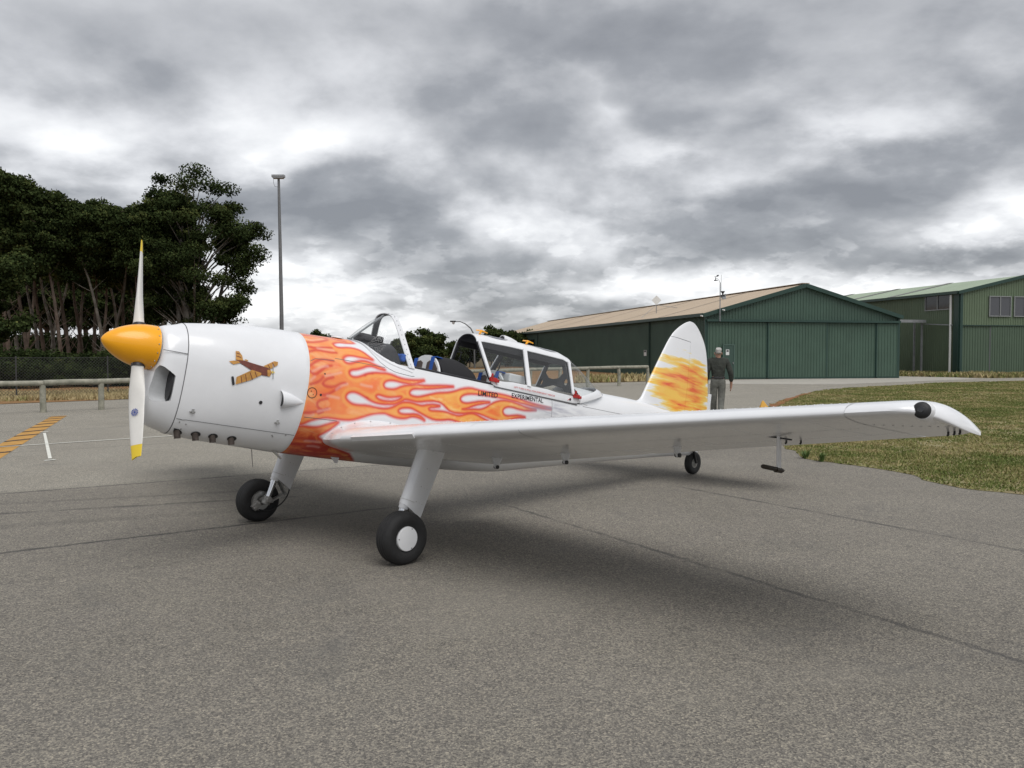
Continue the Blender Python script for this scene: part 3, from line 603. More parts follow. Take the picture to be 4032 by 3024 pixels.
def make_tree(name,seed,H,cw,cb,nl,per,size,bark,lean=0.0,lobes=None,twig=True,fork=False,tk=.022,dome=None):
    """H height, cw crown half width, cb crown base height, nl limbs"""
    random.seed(seed); t=empty(name); b=MB(); cl=[]
    stems=[(Vector((0,0,0)),Vector((lean,random.uniform(-.05,.05),1)),H*.86,tk*H)]
    if fork: stems+=[(Vector((.25,.2,0)),Vector((.20+lean,.05,1)),H*.78,.016*H),(Vector((-.3,-.1,0)),Vector((-.17,.0,1)),H*.74,.016*H)]
    for p0,d0,LL,r0 in stems:
        path=[p0]; rad=[r0]; d=d0.normalized(); N=12
        for i in range(N):
            d=(d+Vector((random.gauss(0,.045),random.gauss(0,.045),.04))).normalized(); path.append(path[-1]+d*LL/N); rad.append(r0*(1-.78*((i+1)/N)))
        b.tube(path,rad,9,caps=False)
        m=max(3,nl//len(stems))
        for i in range(m):
            u=cb/H+(1-cb/H)*((i+.5)/m); k=min(N-1,int(u/.86*N)); p=path[min(k,N)]; a=i*2.4+random.uniform(-.5,.5)
            wfac=math.sin(math.pi*min(1,max(.08,(u-cb/H)/(1-cb/H)*.80+.20)))**.7
            Lm=cw*wfac*random.uniform(.7,1.12); el=.35+.9*u*random.uniform(.5,1)
            q=limb(b,p,Vector((math.cos(a),math.sin(a),el)),Lm,max(.02,rad[k]*.55),6,.5,.35)
            for e in range(2,7):
                if random.random()<.9:
                    c=q[e]+Vector((random.gauss(0,.35),random.gauss(0,.35),random.gauss(.1,.25))); rr=random.uniform(.5,1.05)*(.62+.055*cw)
                    cl.append((tuple(c),(rr*1.15,rr*1.15,rr*.68)))
                if random.random()<.65:
                    q2=limb(b,q[e],Vector((random.gauss(0,1),random.gauss(0,1),random.uniform(0,.8))),Lm*.35,.025,4,.5,.3); c=q2[-1]; rr=random.uniform(.45,.9)*(.62+.055*cw); cl.append((tuple(c),(rr*1.15,rr*1.15,rr*.66)))
        for i in range(6):
            c=path[-1]+Vector((random.gauss(0,.5),random.gauss(0,.5),random.uniform(-.5,.9))); rr=random.uniform(.6,1.0)*(.62+.05*cw); cl.append((tuple(c),(rr,rr,rr*.7)))
        if twig:
            for i in range(9):   # dead lower branches
                u=random.uniform(.15,max(.2,cb/H)); k=int(u/.86*N); a=random.uniform(0,6.28); limb(b,path[k],Vector((math.cos(a),math.sin(a),random.uniform(.3,1.2))),random.uniform(.8,2.2),.03,5,.5,.3)
    if dome:   # clumps filling a domed outline, reached by thin branches
        zc,rx,rz,nd=dome
        for i in range(nd):
            a=random.uniform(0,6.28); e=math.asin(random.uniform(-.75,1)); f=random.uniform(.72,1.0)+.10*math.sin(3*a+1)+.06*math.sin(7*e)
            c=Vector((rx*f*math.cos(a)*math.cos(e),rx*f*math.sin(a)*math.cos(e),zc+rz*f*math.sin(e))); rr=random.uniform(.55,1.0)
            cl.append((tuple(c),(rr*1.2,rr*1.2,rr*.62))); q=Vector((0,0,max(2.5,c.z-2.5))).lerp(c,.45)
            b.tube([Vector((c.x*.08,c.y*.08,max(2.2,c.z-3.2))),q,c],[.06,.035,.012],5,caps=False)
    b.obj('trunk',bark,t,smooth=True)
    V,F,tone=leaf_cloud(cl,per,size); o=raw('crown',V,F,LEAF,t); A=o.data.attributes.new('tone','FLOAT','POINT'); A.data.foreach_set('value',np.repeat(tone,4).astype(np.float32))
    return t
def place(t,px,depth,rz=0,s=1.0,z=0.0):
    p=atd(px,1391,depth); t.location=(p.x,p.y,z); t.rotation_euler=(0,0,rz); t.scale=(s,s,s); return t
# the big spreading gum at the right of the stand
big=make_tree('gum_tree',11,12.4,3.6,2.8,18,420,.135,BARK,.03,twig=False,fork=True,dome=(7.7,4.1,5.7,95)); place(big,765,54,.6); big['label']='large spreading gum tree with pale forked trunk at the edge of the stand'; big['category']='tree'
GRP='gum trees in the stand behind the rail fence'
tall=[make_tree('gum_tree',s,12.6,3.0,[7.6,8.3,7.0][s%3],18,290,.155,[BARK,BARK2][s%2],tk=.0125) for s in (21,22,23)]
dense=make_tree('gum_tree',24,12.2,3.4,3.6,26,230,.20,BARK2)
spots=[(20,55,.98,1.0),(75,53,.95,2.0),(120,51,.97,3.0),(180,54,.93,.2),(215,56,.97,1.4),(280,53,.93,2.6),(370,56,.95,3.8),(445,54,.92,4.6),(540,55,.90,5.8),(40,50,1.0,.4),(150,57,.96,1.3),(245,50,.92,2.2),(330,60,.99,.1),(415,52,.90,3.0),(500,58,.94,4.1),(580,51,.86,5.0),(655,60,.95,.8),(-90,49,1.02,1.1),(95,66,1.05,2.9),(200,70,1.05,5.2),(300,72,1.08,.5),(390,68,1.0,1.9),(475,71,1.04,3.3),(560,67,.98,2.4),(-30,62,1.08,5.5),(630,72,1.02,4.4),(700,66,.96,3.9),(15,80,1.15,.2),(105,84,1.2,1.2),(185,82,1.15,2.2),(265,86,1.2,3.2),(345,83,1.15,4.2),(425,86,1.2,5.2),(505,84,1.15,.9),(585,86,1.15,1.9),(-70,78,1.15,2.9)]
for i,(px,dp,s,rz) in enumerate(spots):
    t=tall[i%3] if i<3 else (dense if i==27 else copy_tree(dense if i>=27 else tall[i%3])); place(t,px,dp,rz,s*.955); t['label']='low-crowned dense gum tree at the back of the stand behind the rail fence' if i>=27 else ('tall slim gum tree with red-brown trunk in the stand behind the rail fence' if (21+i%3)%2 else 'tall slim gum tree with pale grey trunk in the stand behind the rail fence'); t['category']='tree'; t['group']='dense gum trees at the back of the stand' if i>=27 else ('red-brown-trunked gum trees in the stand' if (21+i%3)%2 else 'pale-trunked gum trees in the stand')
# small overhanging gum at the far left of the stand
ov=make_tree('gum_sapling',31,6.2,2.3,2.4,12,300,.14,BARK,.05); place(ov,-60,43,.3); ov['label']='smaller leafy gum sapling in front of the stand beside the wire fence'; ov['category']='tree'
def make_bush(seed,H,w,per,size,name='bush'):
    random.seed(seed); t=empty(name); b=MB(); cl=[]
    for i in range(9):
        a=random.uniform(0,6.28); q=limb(b,Vector((random.gauss(0,.15),random.gauss(0,.15),0)),Vector((math.cos(a)*.7,math.sin(a)*.7,1)),H*random.uniform(.6,1.0),.04,5,.4,.2)
        for e in (2,3,4,5):
            for _ in range(2):
                c=q[e]+Vector((random.gauss(0,w*.22),random.gauss(0,w*.22),random.gauss(0,.12))); rr=random.uniform(.35,.62)*w*.55; cl.append((tuple(c),(rr*1.1,rr*1.1,rr*.8)))
    b.obj('stem',BARK2,t)
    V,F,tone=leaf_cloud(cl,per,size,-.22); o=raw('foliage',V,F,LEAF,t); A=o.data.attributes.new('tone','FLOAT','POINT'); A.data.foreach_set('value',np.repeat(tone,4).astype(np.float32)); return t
bs=[make_bush(s,2.5,1.9,170,.13) for s in (41,42)]
for i,(px,dp,s,rz) in enumerate([(20,38,.95,0),(110,41,1.1,1),(190,39,.75,2),(300,42,1.0,3),(370,40,.85,4),(450,41,1.1,5),(530,42,.95,.7),(610,44,1.2,1.7),(680,46,1.3,2.6),(760,48,1.35,3.5),(850,50,1.3,4.4),(-60,40,1.2,2.2),(930,52,1.2,.3),(60,74,2.0,.4),(150,76,1.9,1.5),(235,75,2.1,2.5),(320,77,1.8,3.5),(410,75,2.0,4.5),(495,76,1.9,5.5),(575,74,2.0,.9)]):
    t=bs[i] if i<2 else copy_tree(bs[i%2]); place(t,px,dp,rz,s*.72); t['label']='dark leafy bush at the foot of the gum stand behind the wire fence'; t['category']='bush'; t['group']='bushes under the gum stand'
far=[make_tree('round_tree',s,4.2,1.9,1.0,14,170,.22,BARK2,twig=False) for s in (51,52)]
fs=[(1640,78,.78,0),(1715,82,.86,1.0),(1800,90,.70,2),(1850,96,.80,3),(1935,92,1.0,4),(1990,98,.9,5),(2060,100,.95,1.5),(1575,95,.7,2.5),(1262,120,1.05,.4),(1300,130,.85,1.4),(1350,128,.85,2.4),(1420,130,.8,3.3),(1490,126,.75,4.3)]
for i,(px,dp,s,rz) in enumerate(fs):
    t=far[i] if i<2 else copy_tree(far[i%2]); place(t,px,dp,rz,s,-.3); t['label']='distant low round-crowned tree beyond the log rail fence'; t['category']='tree'; t['group']='distant trees beyond the fence'

# ============================================================ MARKER
gm=empty('gable_marker',at(3012,1668)); tag(gm,'small yellow wedge-shaped ground marker at the lawn corner','marker')
b=MB(); b.add([(-.24,-.18,.02),(.30,-.18,.02),(.30,.18,.02),(-.24,.18,.02),(-.07,0,.53),(-.04,0,.53)],[(0,1,5,4),(2,3,4,5),(1,2,5),(3,0,4),(0,3,2,1)]); b.obj('wedge',mat('marker_yellow',(.62,.33,.05),.7,var=.1,vs=9),gm,bevel=.01)
b=MB(); b.box((.03,0,.012),(.62,.44,.024)); b.obj('base_plate',mat('marker_base',(.5,.28,.06),.8),gm)

# ============================================================ PERSON walking away
def skin(name,verts,edges,radii,mt,parent,root=0,sub=2):
    me=bpy.data.meshes.new(name); me.from_pydata(verts,edges,[]); o=bpy.data.objects.new(name,me); COL.objects.link(o)
    o.modifiers.new('skin','SKIN'); sv=me.skin_vertices[0].data
    for i,r in enumerate(radii): sv[i].radius=r if hasattr(r,'__len__') else (r,r); sv[i].use_root=(i==root)
    o.modifiers.new('sub','SUBSURF').levels=sub; o.modifiers['sub'].render_levels=sub
    dg=bpy.context.evaluated_depsgraph_get(); ev=o.evaluated_get(dg); m2=bpy.data.meshes.new_from_object(ev); m2.name=name
    bpy.data.objects.remove(o); m2.materials.clear(); m2.materials.append(mt); m2.polygons.foreach_set('use_smooth',[True]*len(m2.polygons))
    q=bpy.data.objects.new(name,m2); COL.objects.link(q); q.parent=parent; return q
pp=at(2826,1662); man=empty('person',pp,(0,0,R(-6))); tag(man,'grey-haired person in dark shirt and grey trousers walking away from the airplane','person')
SKIN=mat('skin',(.36,.20,.14),.6,var=.08,vs=20); HAIR=mat('grey_hair',(.42,.41,.39),.8,var=.25,vs=60,bump=.5,bs=120); SHIRT=mat('dark_olive_shirt',(.030,.034,.028),.85,var=.45,vs=9,bump=1.0,bs=11); TROU=mat('grey_trousers',(.13,.132,.118),.9,var=.35,vs=9,bump=1.0,bs=11); SHOE=mat('brown_shoe',(.05,.035,.025),.6)
# facing +Y; left foot forward, right foot trailing
hip=(0,0,.95); LHp=(-.095,0,.92); RHp=(.095,0,.92); LK=(-.095,.05,.50); RK=(.075,-.01,.50); LA=(-.07,.16,.09); RA=(.03,-.20,.13); LT=(-.08,.36,.05); RT=(.03,-.03,.045)
chest=(0,.01,1.30); neck=(0,.02,1.49); head=(.0,.03,1.60); crown=(.0,.02,1.70); LS=(-.19,0,1.42); RS=(.19,0,1.42); LE=(-.255,-.03,1.15); RE=(.275,-.06,1.14); LW=(-.25,.08,.92); RW=(.30,.0,.90)
V=[hip,(0,0,1.12),chest,neck,head,crown,LS,LE,LW,RS,RE,RW,LHp,LK,LA,LT,RHp,RK,RA,RT,(.015,.135,1.585)]
Ed=[(0,1),(1,2),(2,3),(3,4),(4,5),(2,6),(6,7),(7,8),(2,9),(9,10),(10,11),(0,12),(12,13),(13,14),(14,15),(0,16),(16,17),(17,18),(18,19),(4,20)]
rad=[(.13,.11),(.135,.10),(.15,.105),.058,(.075,.092),(.07,.085),.066,.046,.032,.066,.046,.032,.085,.058,.042,.035,.085,.058,.042,.035,.018]
# fingers, each its own chain from the palm
def hand(W,sx):
    base=len(V); px,py,pz=W; V.append((px,py+.015,pz-.075)); Ed.append(({8:8,11:11}[8 if sx<0 else 11],base)); rad.append((.022,.034)); 
    for i,(dy,L) in enumerate(((.036,.075),(.013,.085),(-.010,.080),(-.031,.062))):
        a=len(V); V.append((px-sx*.004,py+.012+dy,pz-.105-L*.45)); V.append((px-sx*.022,py+.014+dy,pz-.10-L)); Ed.append((base,a)); Ed.append((a,a+1)); rad.extend([.0095,.008])
    a=len(V); V.append((px-sx*.012,py+.055,pz-.085)); V.append((px-sx*.02,py+.066,pz-.12)); Ed.append((base,a)); Ed.append((a,a+1)); rad.extend([.011,.009])
hand(LW,-1); hand(RW,1)
body=skin('body',V,Ed,rad,SKIN,man)
b=MB()
for s in (-1,1): b.lathe([(.0,-.012),(.022,-.008),(.026,.006),(.0,.014)],10,Matrix.Translation((s*.082,.02,1.59))@Matrix.Rotation(R(90),4,'Y')@Matrix.Diagonal((1.3,.7,1,1)))
b.obj('ear',SKIN,man,smooth=True)
b=MB(); b.tube([(-.07,.105,1.615),(.07,.11,1.615)],.012,8); b.tube([(.083,.10,1.615),(.085,.02,1.61)],.005,6); b.obj('glasses',DKGREY,man)
hv=[(0,-.012,1.665),(0,-.05,1.635),(0,.03,1.715),(-.045,-.015,1.655),(.045,-.015,1.655),(0,-.050,1.575)]
skin('hair',hv,[(0,1),(0,2),(0,3),(0,4),(1,5)],[.095,.085,.060,.058,.058,.070],HAIR,man)
sv=[(0,0,.995),(0,0,1.16),(0,.01,1.32),(0,.02,1.475),(-.19,0,1.425),(-.26,-.03,1.15),(-.252,.07,.945),(.19,0,1.425),(.28,-.06,1.14),(.30,-.005,.925)]
skin('shirt',sv,[(0,1),(1,2),(2,3),(2,4),(4,5),(5,6),(2,7),(7,8),(8,9)],[(.150,.118),(.150,.118),(.165,.125),.072,.088,.068,.048,.088,.068,.048],SHIRT,man,1)
tv=[(0,0,.95),(0,0,1.075),(-.09,0,.88),(-.095,.05,.52),(-.07,.15,.13),(.09,0,.88),(.075,-.01,.52),(.035,-.17,.17)]
skin('trousers',tv,[(0,1),(0,2),(2,3),(3,4),(0,5),(5,6),(6,7)],[(.158,.128),(.155,.122),.108,.082,.07,.108,.082,.07],TROU,man)
b=MB(); b.lathe([(.150,1.015),(.160,1.02),(.160,1.05),(.150,1.055)],24,Matrix.Diagonal((1.0,.80,1,1))); b.obj('belt',DKGREY,man,smooth=True)
for (a,t) in ((LA,LT),(RA,RT)):
    d=Vector(t)-Vector(a); skin('shoe',[tuple(Vector(a)+Vector((0,-.05,-.03))),tuple(Vector(a).lerp(Vector(t),.5)-Vector((0,0,.025))),tuple(Vector(t)+Vector((0,.02,-.005)))],[(0,1),(1,2)],[.048,.05,.038],SHOE,man)

# ============================================================ AIRPLANE  (x aft, y to port, z up; thrust line level)
ACP=R(10.5); ACH=R(44.068); ACM=Vector((-1.659,7.177,0.0))
AC=empty('airplane',ACM,(0,ACP,ACH)); tag(AC,'white low-wing propeller airplane with flame-painted fuselage and yellow spinner on the apron','airplane')
def A2L(X,Y,Z):   # ground attitude -> airplane axes
    c,s=math.cos(ACP),math.sin(ACP); return Vector((X*c-Z*s,Y,X*s+Z*c))
def aobj(b,name,m,parent=None,smooth=True,**kw): return b.obj(name,m,parent or AC,smooth=smooth,flip=True,**kw)
STN=np.array([
#  x     zt    zb    hw    zc   nt   nb
[-1.472,1.585,0.750,0.215,1.27,2.00,2.50],
[-1.250,1.627,0.728,0.257,1.27,2.00,2.40],
[-1.000,1.667,0.718,0.291,1.27,2.00,2.30],
[-0.750,1.694,0.708,0.316,1.27,2.00,2.25],
[-0.523,1.707,0.700,0.332,1.27,2.00,2.20],
[-0.250,1.725,0.696,0.345,1.28,2.00,2.20],
[ 0.000,1.750,0.695,0.355,1.30,2.10,2.20],
[ 0.300,1.780,0.696,0.360,1.30,2.35,2.25],
[ 0.600,1.800,0.700,0.362,1.30,2.70,2.30],
[ 1.200,1.800,0.715,0.364,1.31,2.90,2.30],
[ 1.800,1.800,0.745,0.360,1.32,2.80,2.30],
[ 2.400,1.800,0.830,0.338,1.35,2.50,2.20],
[ 3.200,1.795,0.955,0.285,1.42,2.10,2.10],
[ 4.100,1.812,1.090,0.190,1.50,2.00,2.00],
[ 4.900,1.800,1.205,0.110,1.52,2.00,2.00],
[ 5.560,1.760,1.285,0.035,1.52,2.00,2.00]])
SILL=1.59
def _pchip(x,y):
    h=np.diff(x); d=np.diff(y)/h; m=np.zeros(len(x))
    for i in range(1,len(x)-1):
        if d[i-1]*d[i]>0:
            w1=2*h[i]+h[i-1]; w2=h[i]+2*h[i-1]; m[i]=(w1+w2)/(w1/d[i-1]+w2/d[i])
    m[0]=d[0]; m[-1]=d[-1]
    def f(t):
        t=np.clip(t,x[0],x[-1]); i=np.clip(np.searchsorted(x,t)-1,0,len(x)-2)
        u=(t-x[i])/h[i]
        return (2*u**3-3*u**2+1)*y[i]+(u**3-2*u**2+u)*h[i]*m[i]+(-2*u**3+3*u**2)*y[i+1]+(u**3-u**2)*h[i]*m[i+1]
    return f
SF=[_pchip(STN[:,0],STN[:,k]) for k in range(1,7)]
def section(x,n=240):
    """port half outline at station x, top centre to bottom centre: arrays y,z,s (s=0 at the sill line)"""
    zt,zb,hw,zc,nt,nb=[float(f(np.array(x,float))) for f in SF]
    a=np.linspace(0,np.pi/2,n)
    yu=hw*np.sin(a)**(2/nt); zu=zc+(zt-zc)*np.cos(a)**(2/nt)
    yl=hw*np.cos(a[1:])**(2/nb); zl=zc-(zc-zb)*np.sin(a[1:])**(2/nb)
    y=np.r_[yu,yl]; z=np.r_[zu,zl]
    s=np.r_[0,np.cumsum(np.hypot(np.diff(y),np.diff(z)))]
    ss=np.interp(-SILL,-z,s) if zt>SILL else 0.
    return y,z,s-ss
def surf(x,s):
    y,z,S=section(x); return np.interp(s,S,y),np.interp(s,S,z)

def SP(x,s,off=0.0,side=1):
    y,z=surf(x,s); y1,z1=surf(x,s-.004); y2,z2=surf(x,s+.004); ty,tz=y2-y1,z2-z1; L=math.hypot(ty,tz) or 1
    ya,za=surf(x+.01,s); yb,zb=surf(x-.01,s); n=Vector(((-((ya-yb)*(-tz/L)+(za-zb)*(ty/L))/.02),-tz/L,ty/L))
    if n.y<0 and y>.02: n=-n
    n.normalize(); return Vector((x+n.x*off,side*(y+n.y*off),z+n.z*off))
def surf_strip(b,path,w,off=.0015,side=1,n=24):
    """narrow ribbon following the skin along (x,s) points"""
    P=np.array(path,float); t=np.linspace(0,1,len(P)); tt=np.linspace(0,1,n); Q=np.stack([np.interp(tt,t,P[:,0]),np.interp(tt,t,P[:,1])],-1); vs=[]
    for i,q in enumerate(Q):
        d=Q[min(i+1,n-1)]-Q[max(i-1,0)]; d=d/(np.linalg.norm(d)+1e-9); nn=np.array((-d[1],d[0]))*w/2
        vs+=[SP(q[0]-nn[0],q[1]-nn[1],off,side),SP(q[0]+nn[0],q[1]+nn[1],off,side)]
    b.add(vs,[(2*i,2*i+2,2*i+3,2*i+1) for i in range(n-1)])
def decal(name,poly,m,parent,off=.002,side=1,cuts=2):
    tri=tessellate_polygon([[Vector((p[0],p[1],0)) for p in poly]]); bm=bmesh.new(); vv=[bm.verts.new((p[0],p[1],0)) for p in poly]
    for t in tri:
        try: bm.faces.new([vv[i] for i in t])
        except ValueError: pass
    bmesh.ops.subdivide_edges(bm,edges=bm.edges[:],cuts=cuts,use_grid_fill=True)
    for v in bm.verts: v.co=SP(v.co.x,v.co.y,off,side)
    b=MB(); bm.verts.index_update(); b.add([v.co for v in bm.verts],[[v.index for v in f.verts] for f in bm.faces]); bm.free(); return aobj(b,name,m,parent,smooth=False)
FL_BODY= [(-0.528, -0.18), (-0.56, -0.316), (-0.15, -0.35), (-0.057, -0.249), (-0.049, -0.197), (-0.037, -0.168), (-0.128, -0.146), (-0.2, -0.138), (-0.247, -0.112), (-0.263, -0.091), (-0.255, -0.065), (-0.215, -0.056), (-0.116, -0.085), (-0.045, -0.083), (0.01, -0.053), (0.046, -0.02), (0.093, 0.011), (0.026, 0.003), (-0.049, 0.006), (-0.105, 0.004), (-0.156, 0.012), (-0.192, 0.033), (-0.208, 0.058), (-0.2, 0.084), (-0.168, 0.093), (-0.132, 0.085), (-0.069, 0.052), (-0.017, 0.035), (0.034, 0.036), (0.093, 0.052), (0.153, 0.069), (0.208, 0.083), (0.129, 0.079), (0.07, 0.069), (0.014, 0.079), (-0.033, 0.105), (-0.085, 0.128), (-0.136, 0.142), (-0.16, 0.165), (-0.156, 0.191), (-0.128, 0.204), (-0.085, 0.199), (-0.041, 0.18), (0.01, 0.15), (0.089, 0.125), (0.181, 0.114), (0.204, 0.108), (0.272, 0.111), (0.339, 0.125), (0.422, 0.127), (0.529, 0.114), (0.636, 0.091), (0.549, 0.13), (0.47, 0.154), (0.375, 0.157), (0.303, 0.153), (0.24, 0.16), (0.196, 0.181), (0.181, 0.211), (0.196, 0.24), (0.248, 0.242), (0.311, 0.23), (0.379, 0.192), (0.446, 0.171), (0.549, 0.152), (0.64, 0.145), (0.826, 0.112), (1.0, 0.094), (0.826, 0.13), (0.687, 0.162), (0.596, 0.175), (0.525, 0.185), (0.485, 0.199), (0.462, 0.226), (0.47, 0.25), (0.501, 0.259), (0.565, 0.258), (0.636, 0.235), (0.703, 0.212), (0.786, 0.185), (0.889, 0.168), (0.973, 0.144), (1.068, 0.103), (1.167, 0.08), (1.258, 0.086), (1.428, 0.088), (1.59, 0.079), (1.761, 0.088), (1.935, 0.101), (2.121, 0.115), (2.374, 0.118), (2.121, 0.136), (1.939, 0.125), (1.761, 0.116), (1.594, 0.111), (1.432, 0.116), (1.262, 0.122), (1.159, 0.134), (1.083, 0.157), (1.048, 0.193), (1.064, 0.222), (1.099, 0.232), (1.143, 0.231), (1.214, 0.212), (1.313, 0.186), (1.464, 0.173), (1.317, 0.207), (1.218, 0.241), (1.151, 0.274), (1.075, 0.293), (1.143, 0.288), (1.242, 0.272), (1.305, 0.268), (1.372, 0.245), (1.44, 0.202), (1.491, 0.169), (1.594, 0.136), (1.705, 0.131), (1.82, 0.143), (1.943, 0.163), (2.125, 0.156), (1.947, 0.187), (1.828, 0.188), (1.737, 0.179), (1.658, 0.188), (1.614, 0.217), (1.614, 0.249), (1.638, 0.273), (1.685, 0.279), (1.749, 0.267), (1.84, 0.25), (1.962, 0.259), (1.844, 0.268), (1.745, 0.298), (1.662, 0.329), (1.574, 0.338), (1.464, 0.326), (1.333, 0.303), (1.23, 0.301), (1.111, 0.328), (1.024, 0.334), (0.953, 0.328), (0.909, 0.308), (0.846, 0.269), (0.771, 0.26), (0.679, 0.273), (0.573, 0.298), (0.509, 0.297), (0.43, 0.293), (0.398, 0.317), (0.327, 0.355), (0.291, 0.361), (0.204, 0.375), (0.137, 0.377), (0.07, 0.366), (0.01, 0.344), (-0.053, 0.326), (-0.109, 0.322), (-0.156, 0.341), (-0.172, 0.375), (-0.164, 0.394), (-0.14, 0.412), (-0.101, 0.428), (-0.041, 0.429), (0.05, 0.415), (0.145, 0.421), (0.248, 0.413), (0.315, 0.387), (0.39, 0.335), (0.45, 0.32), (0.513, 0.318), (0.577, 0.326), (0.624, 0.328), (0.683, 0.309), (0.759, 0.297), (0.842, 0.298), (0.763, 0.318), (0.715, 0.326), (0.699, 0.345), (0.731, 0.358), (0.806, 0.349), (0.901, 0.344), (0.988, 0.356), (1.06, 0.362), (1.115, 0.346), (1.171, 0.324), (1.23, 0.312), (1.293, 0.322), (1.361, 0.342), (1.464, 0.365), (1.59, 0.401), (1.384, 0.434), (1.226, 0.423), (1.072, 0.412), (0.969, 0.4), (0.877, 0.42), (0.786, 0.429), (0.707, 0.416), (0.636, 0.396), (0.569, 0.377), (0.513, 0.361), (0.45, 0.366), (0.394, 0.381), (0.371, 0.404), (0.386, 0.424), (0.422, 0.432), (0.489, 0.424), (0.561, 0.409), (0.624, 0.418), (0.691, 0.456), (0.64, 0.439), (0.573, 0.43), (0.521, 0.436), (0.466, 0.461), (0.398, 0.469), (0.327, 0.464), (0.252, 0.448), (0.232, 0.449), (0.153, 0.462), (0.082, 0.488), (0.014, 0.523), (-0.065, 0.556), (-0.152, 0.569), (-0.239, 0.571), (-0.318, 0.574), (-0.382, 0.595), (-0.445, 0.622), (-0.501, 0.664), (-0.56, 0.664)]
FL_HOLE= [(0.117, 0.317), (0.145, 0.301), (0.192, 0.307), (0.248, 0.309), (0.319, 0.292), (0.402, 0.274), (0.367, 0.313), (0.303, 0.339), (0.224, 0.349), (0.161, 0.347), (0.129, 0.333)]
FL_BELLY= [(-0.56, 0.683), (-0.509, 0.683), (-0.473, 0.677), (-0.41, 0.676), (-0.346, 0.666), (-0.279, 0.632), (-0.172, 0.587), (-0.215, 0.64), (-0.259, 0.687), (-0.307, 0.727), (-0.326, 0.75), (-0.287, 0.773), (-0.219, 0.808), (-0.144, 0.835), (-0.021, 0.864), (0.074, 0.891), (0.274, 1.1310680006961624), (-0.56, 1.1310680006961624)]
FL_RED= [[(-0.524, 0.184), (-0.473, 0.14), (-0.417, 0.104), (-0.358, 0.097), (-0.303, 0.096)], [(-0.512, -0.047), (-0.433, -0.069), (-0.37, -0.097), (-0.295, -0.146)], [(-0.524, 0.223), (-0.473, 0.252), (-0.421, 0.205), (-0.362, 0.153), (-0.322, 0.143)], [(-0.505, 0.331), (-0.453, 0.309), (-0.413, 0.279), (-0.398, 0.252)], [(-0.307, 0.24), (-0.362, 0.263), (-0.394, 0.294), (-0.394, 0.317), (-0.354, 0.328), (-0.291, 0.318), (-0.231, 0.278), (-0.188, 0.268)], [(-0.386, 0.514), (-0.413, 0.492), (-0.417, 0.466), (-0.39, 0.44), (-0.334, 0.421)], [(-0.528, 0.063), (-0.461, 0.023), (-0.39, 0.018), (-0.318, 0.019), (-0.259, 0.007)], [(-0.382, 0.4), (-0.342, 0.389), (-0.291, 0.354), (-0.239, 0.312)], [(-0.509, 0.565), (-0.449, 0.554), (-0.386, 0.533), (-0.314, 0.502)], [(-0.132, 0.391), (-0.057, 0.38), (0.038, 0.355)], [(-0.148, 0.167), (-0.077, 0.154), (-0.002, 0.131)], [(-0.231, -0.272), (-0.215, -0.195), (-0.168, -0.179), (-0.113, -0.179)], [(-0.378, 0.514), (-0.338, 0.526), (-0.382, 0.553)], [(-0.01, 0.166), (0.018, 0.133), (0.066, 0.131)], [(-0.512, -0.152), (-0.421, -0.186), (-0.346, -0.184), (-0.283, -0.171)], [(-0.509, 0.004), (-0.441, 0.003), (-0.366, -0.026), (-0.291, -0.039)]]
FL_WHITE= [[(-0.481, -0.081), (-0.406, -0.11), (-0.334, -0.149)], [(-0.433, 0.002), (-0.37, -0.003), (-0.283, -0.01)], [(-0.497, 0.225), (-0.453, 0.197), (-0.406, 0.165), (-0.358, 0.156)], [(-0.378, 0.241), (-0.307, 0.217), (-0.235, 0.186)], [(-0.267, 0.336), (-0.227, 0.298), (-0.172, 0.272)], [(-0.338, 0.399), (-0.283, 0.399), (-0.231, 0.4)], [(-0.394, 0.537), (-0.354, 0.523), (-0.295, 0.501)], [(-0.497, 0.587), (-0.453, 0.586), (-0.425, 0.57)], [(-0.041, 0.251), (0.018, 0.255), (0.066, 0.25)], [(-0.509, 0.302), (-0.473, 0.265)], [(-0.54, -0.08), (-0.497, -0.093)], [(-0.413, 0.806), (-0.338, 0.799), (-0.275, 0.799)], [(-0.366, 0.855), (-0.314, 0.848), (-0.259, 0.855)]]
def seg_dist(P,A,B):
    d=B-A; t=np.clip(((P-A)@d)/(d@d+1e-12),0,1); return np.hypot(*(P-A-t[:,None]*d).T)
def smooth_poly(p,closed=True,it=2):
    p=np.array(p,float)
    for _ in range(it):
        q=np.roll(p,-1,0) if closed else p[1:]; a=p if closed else p[:-1]
        r=np.stack([.75*a+.25*q,.25*a+.75*q],1).reshape(-1,2); p=r if closed else np.vstack([p[:1],r,p[-1:]])
    return p
def poly_sd(P,poly):
    n=len(poly); d=np.full(len(P),9.0)
    for i in range(n): d=np.minimum(d,seg_dist(P,poly[i],poly[(i+1)%n]))
    return np.where(inside(P,poly),d,-d)
def line_d(P,lines):
    d=np.full(len(P),9.0)
    for l in lines:
        q=smooth_poly(l,False,2)
        for i in range(len(q)-1): d=np.minimum(d,seg_dist(P,q[i],q[i+1]))
    return d
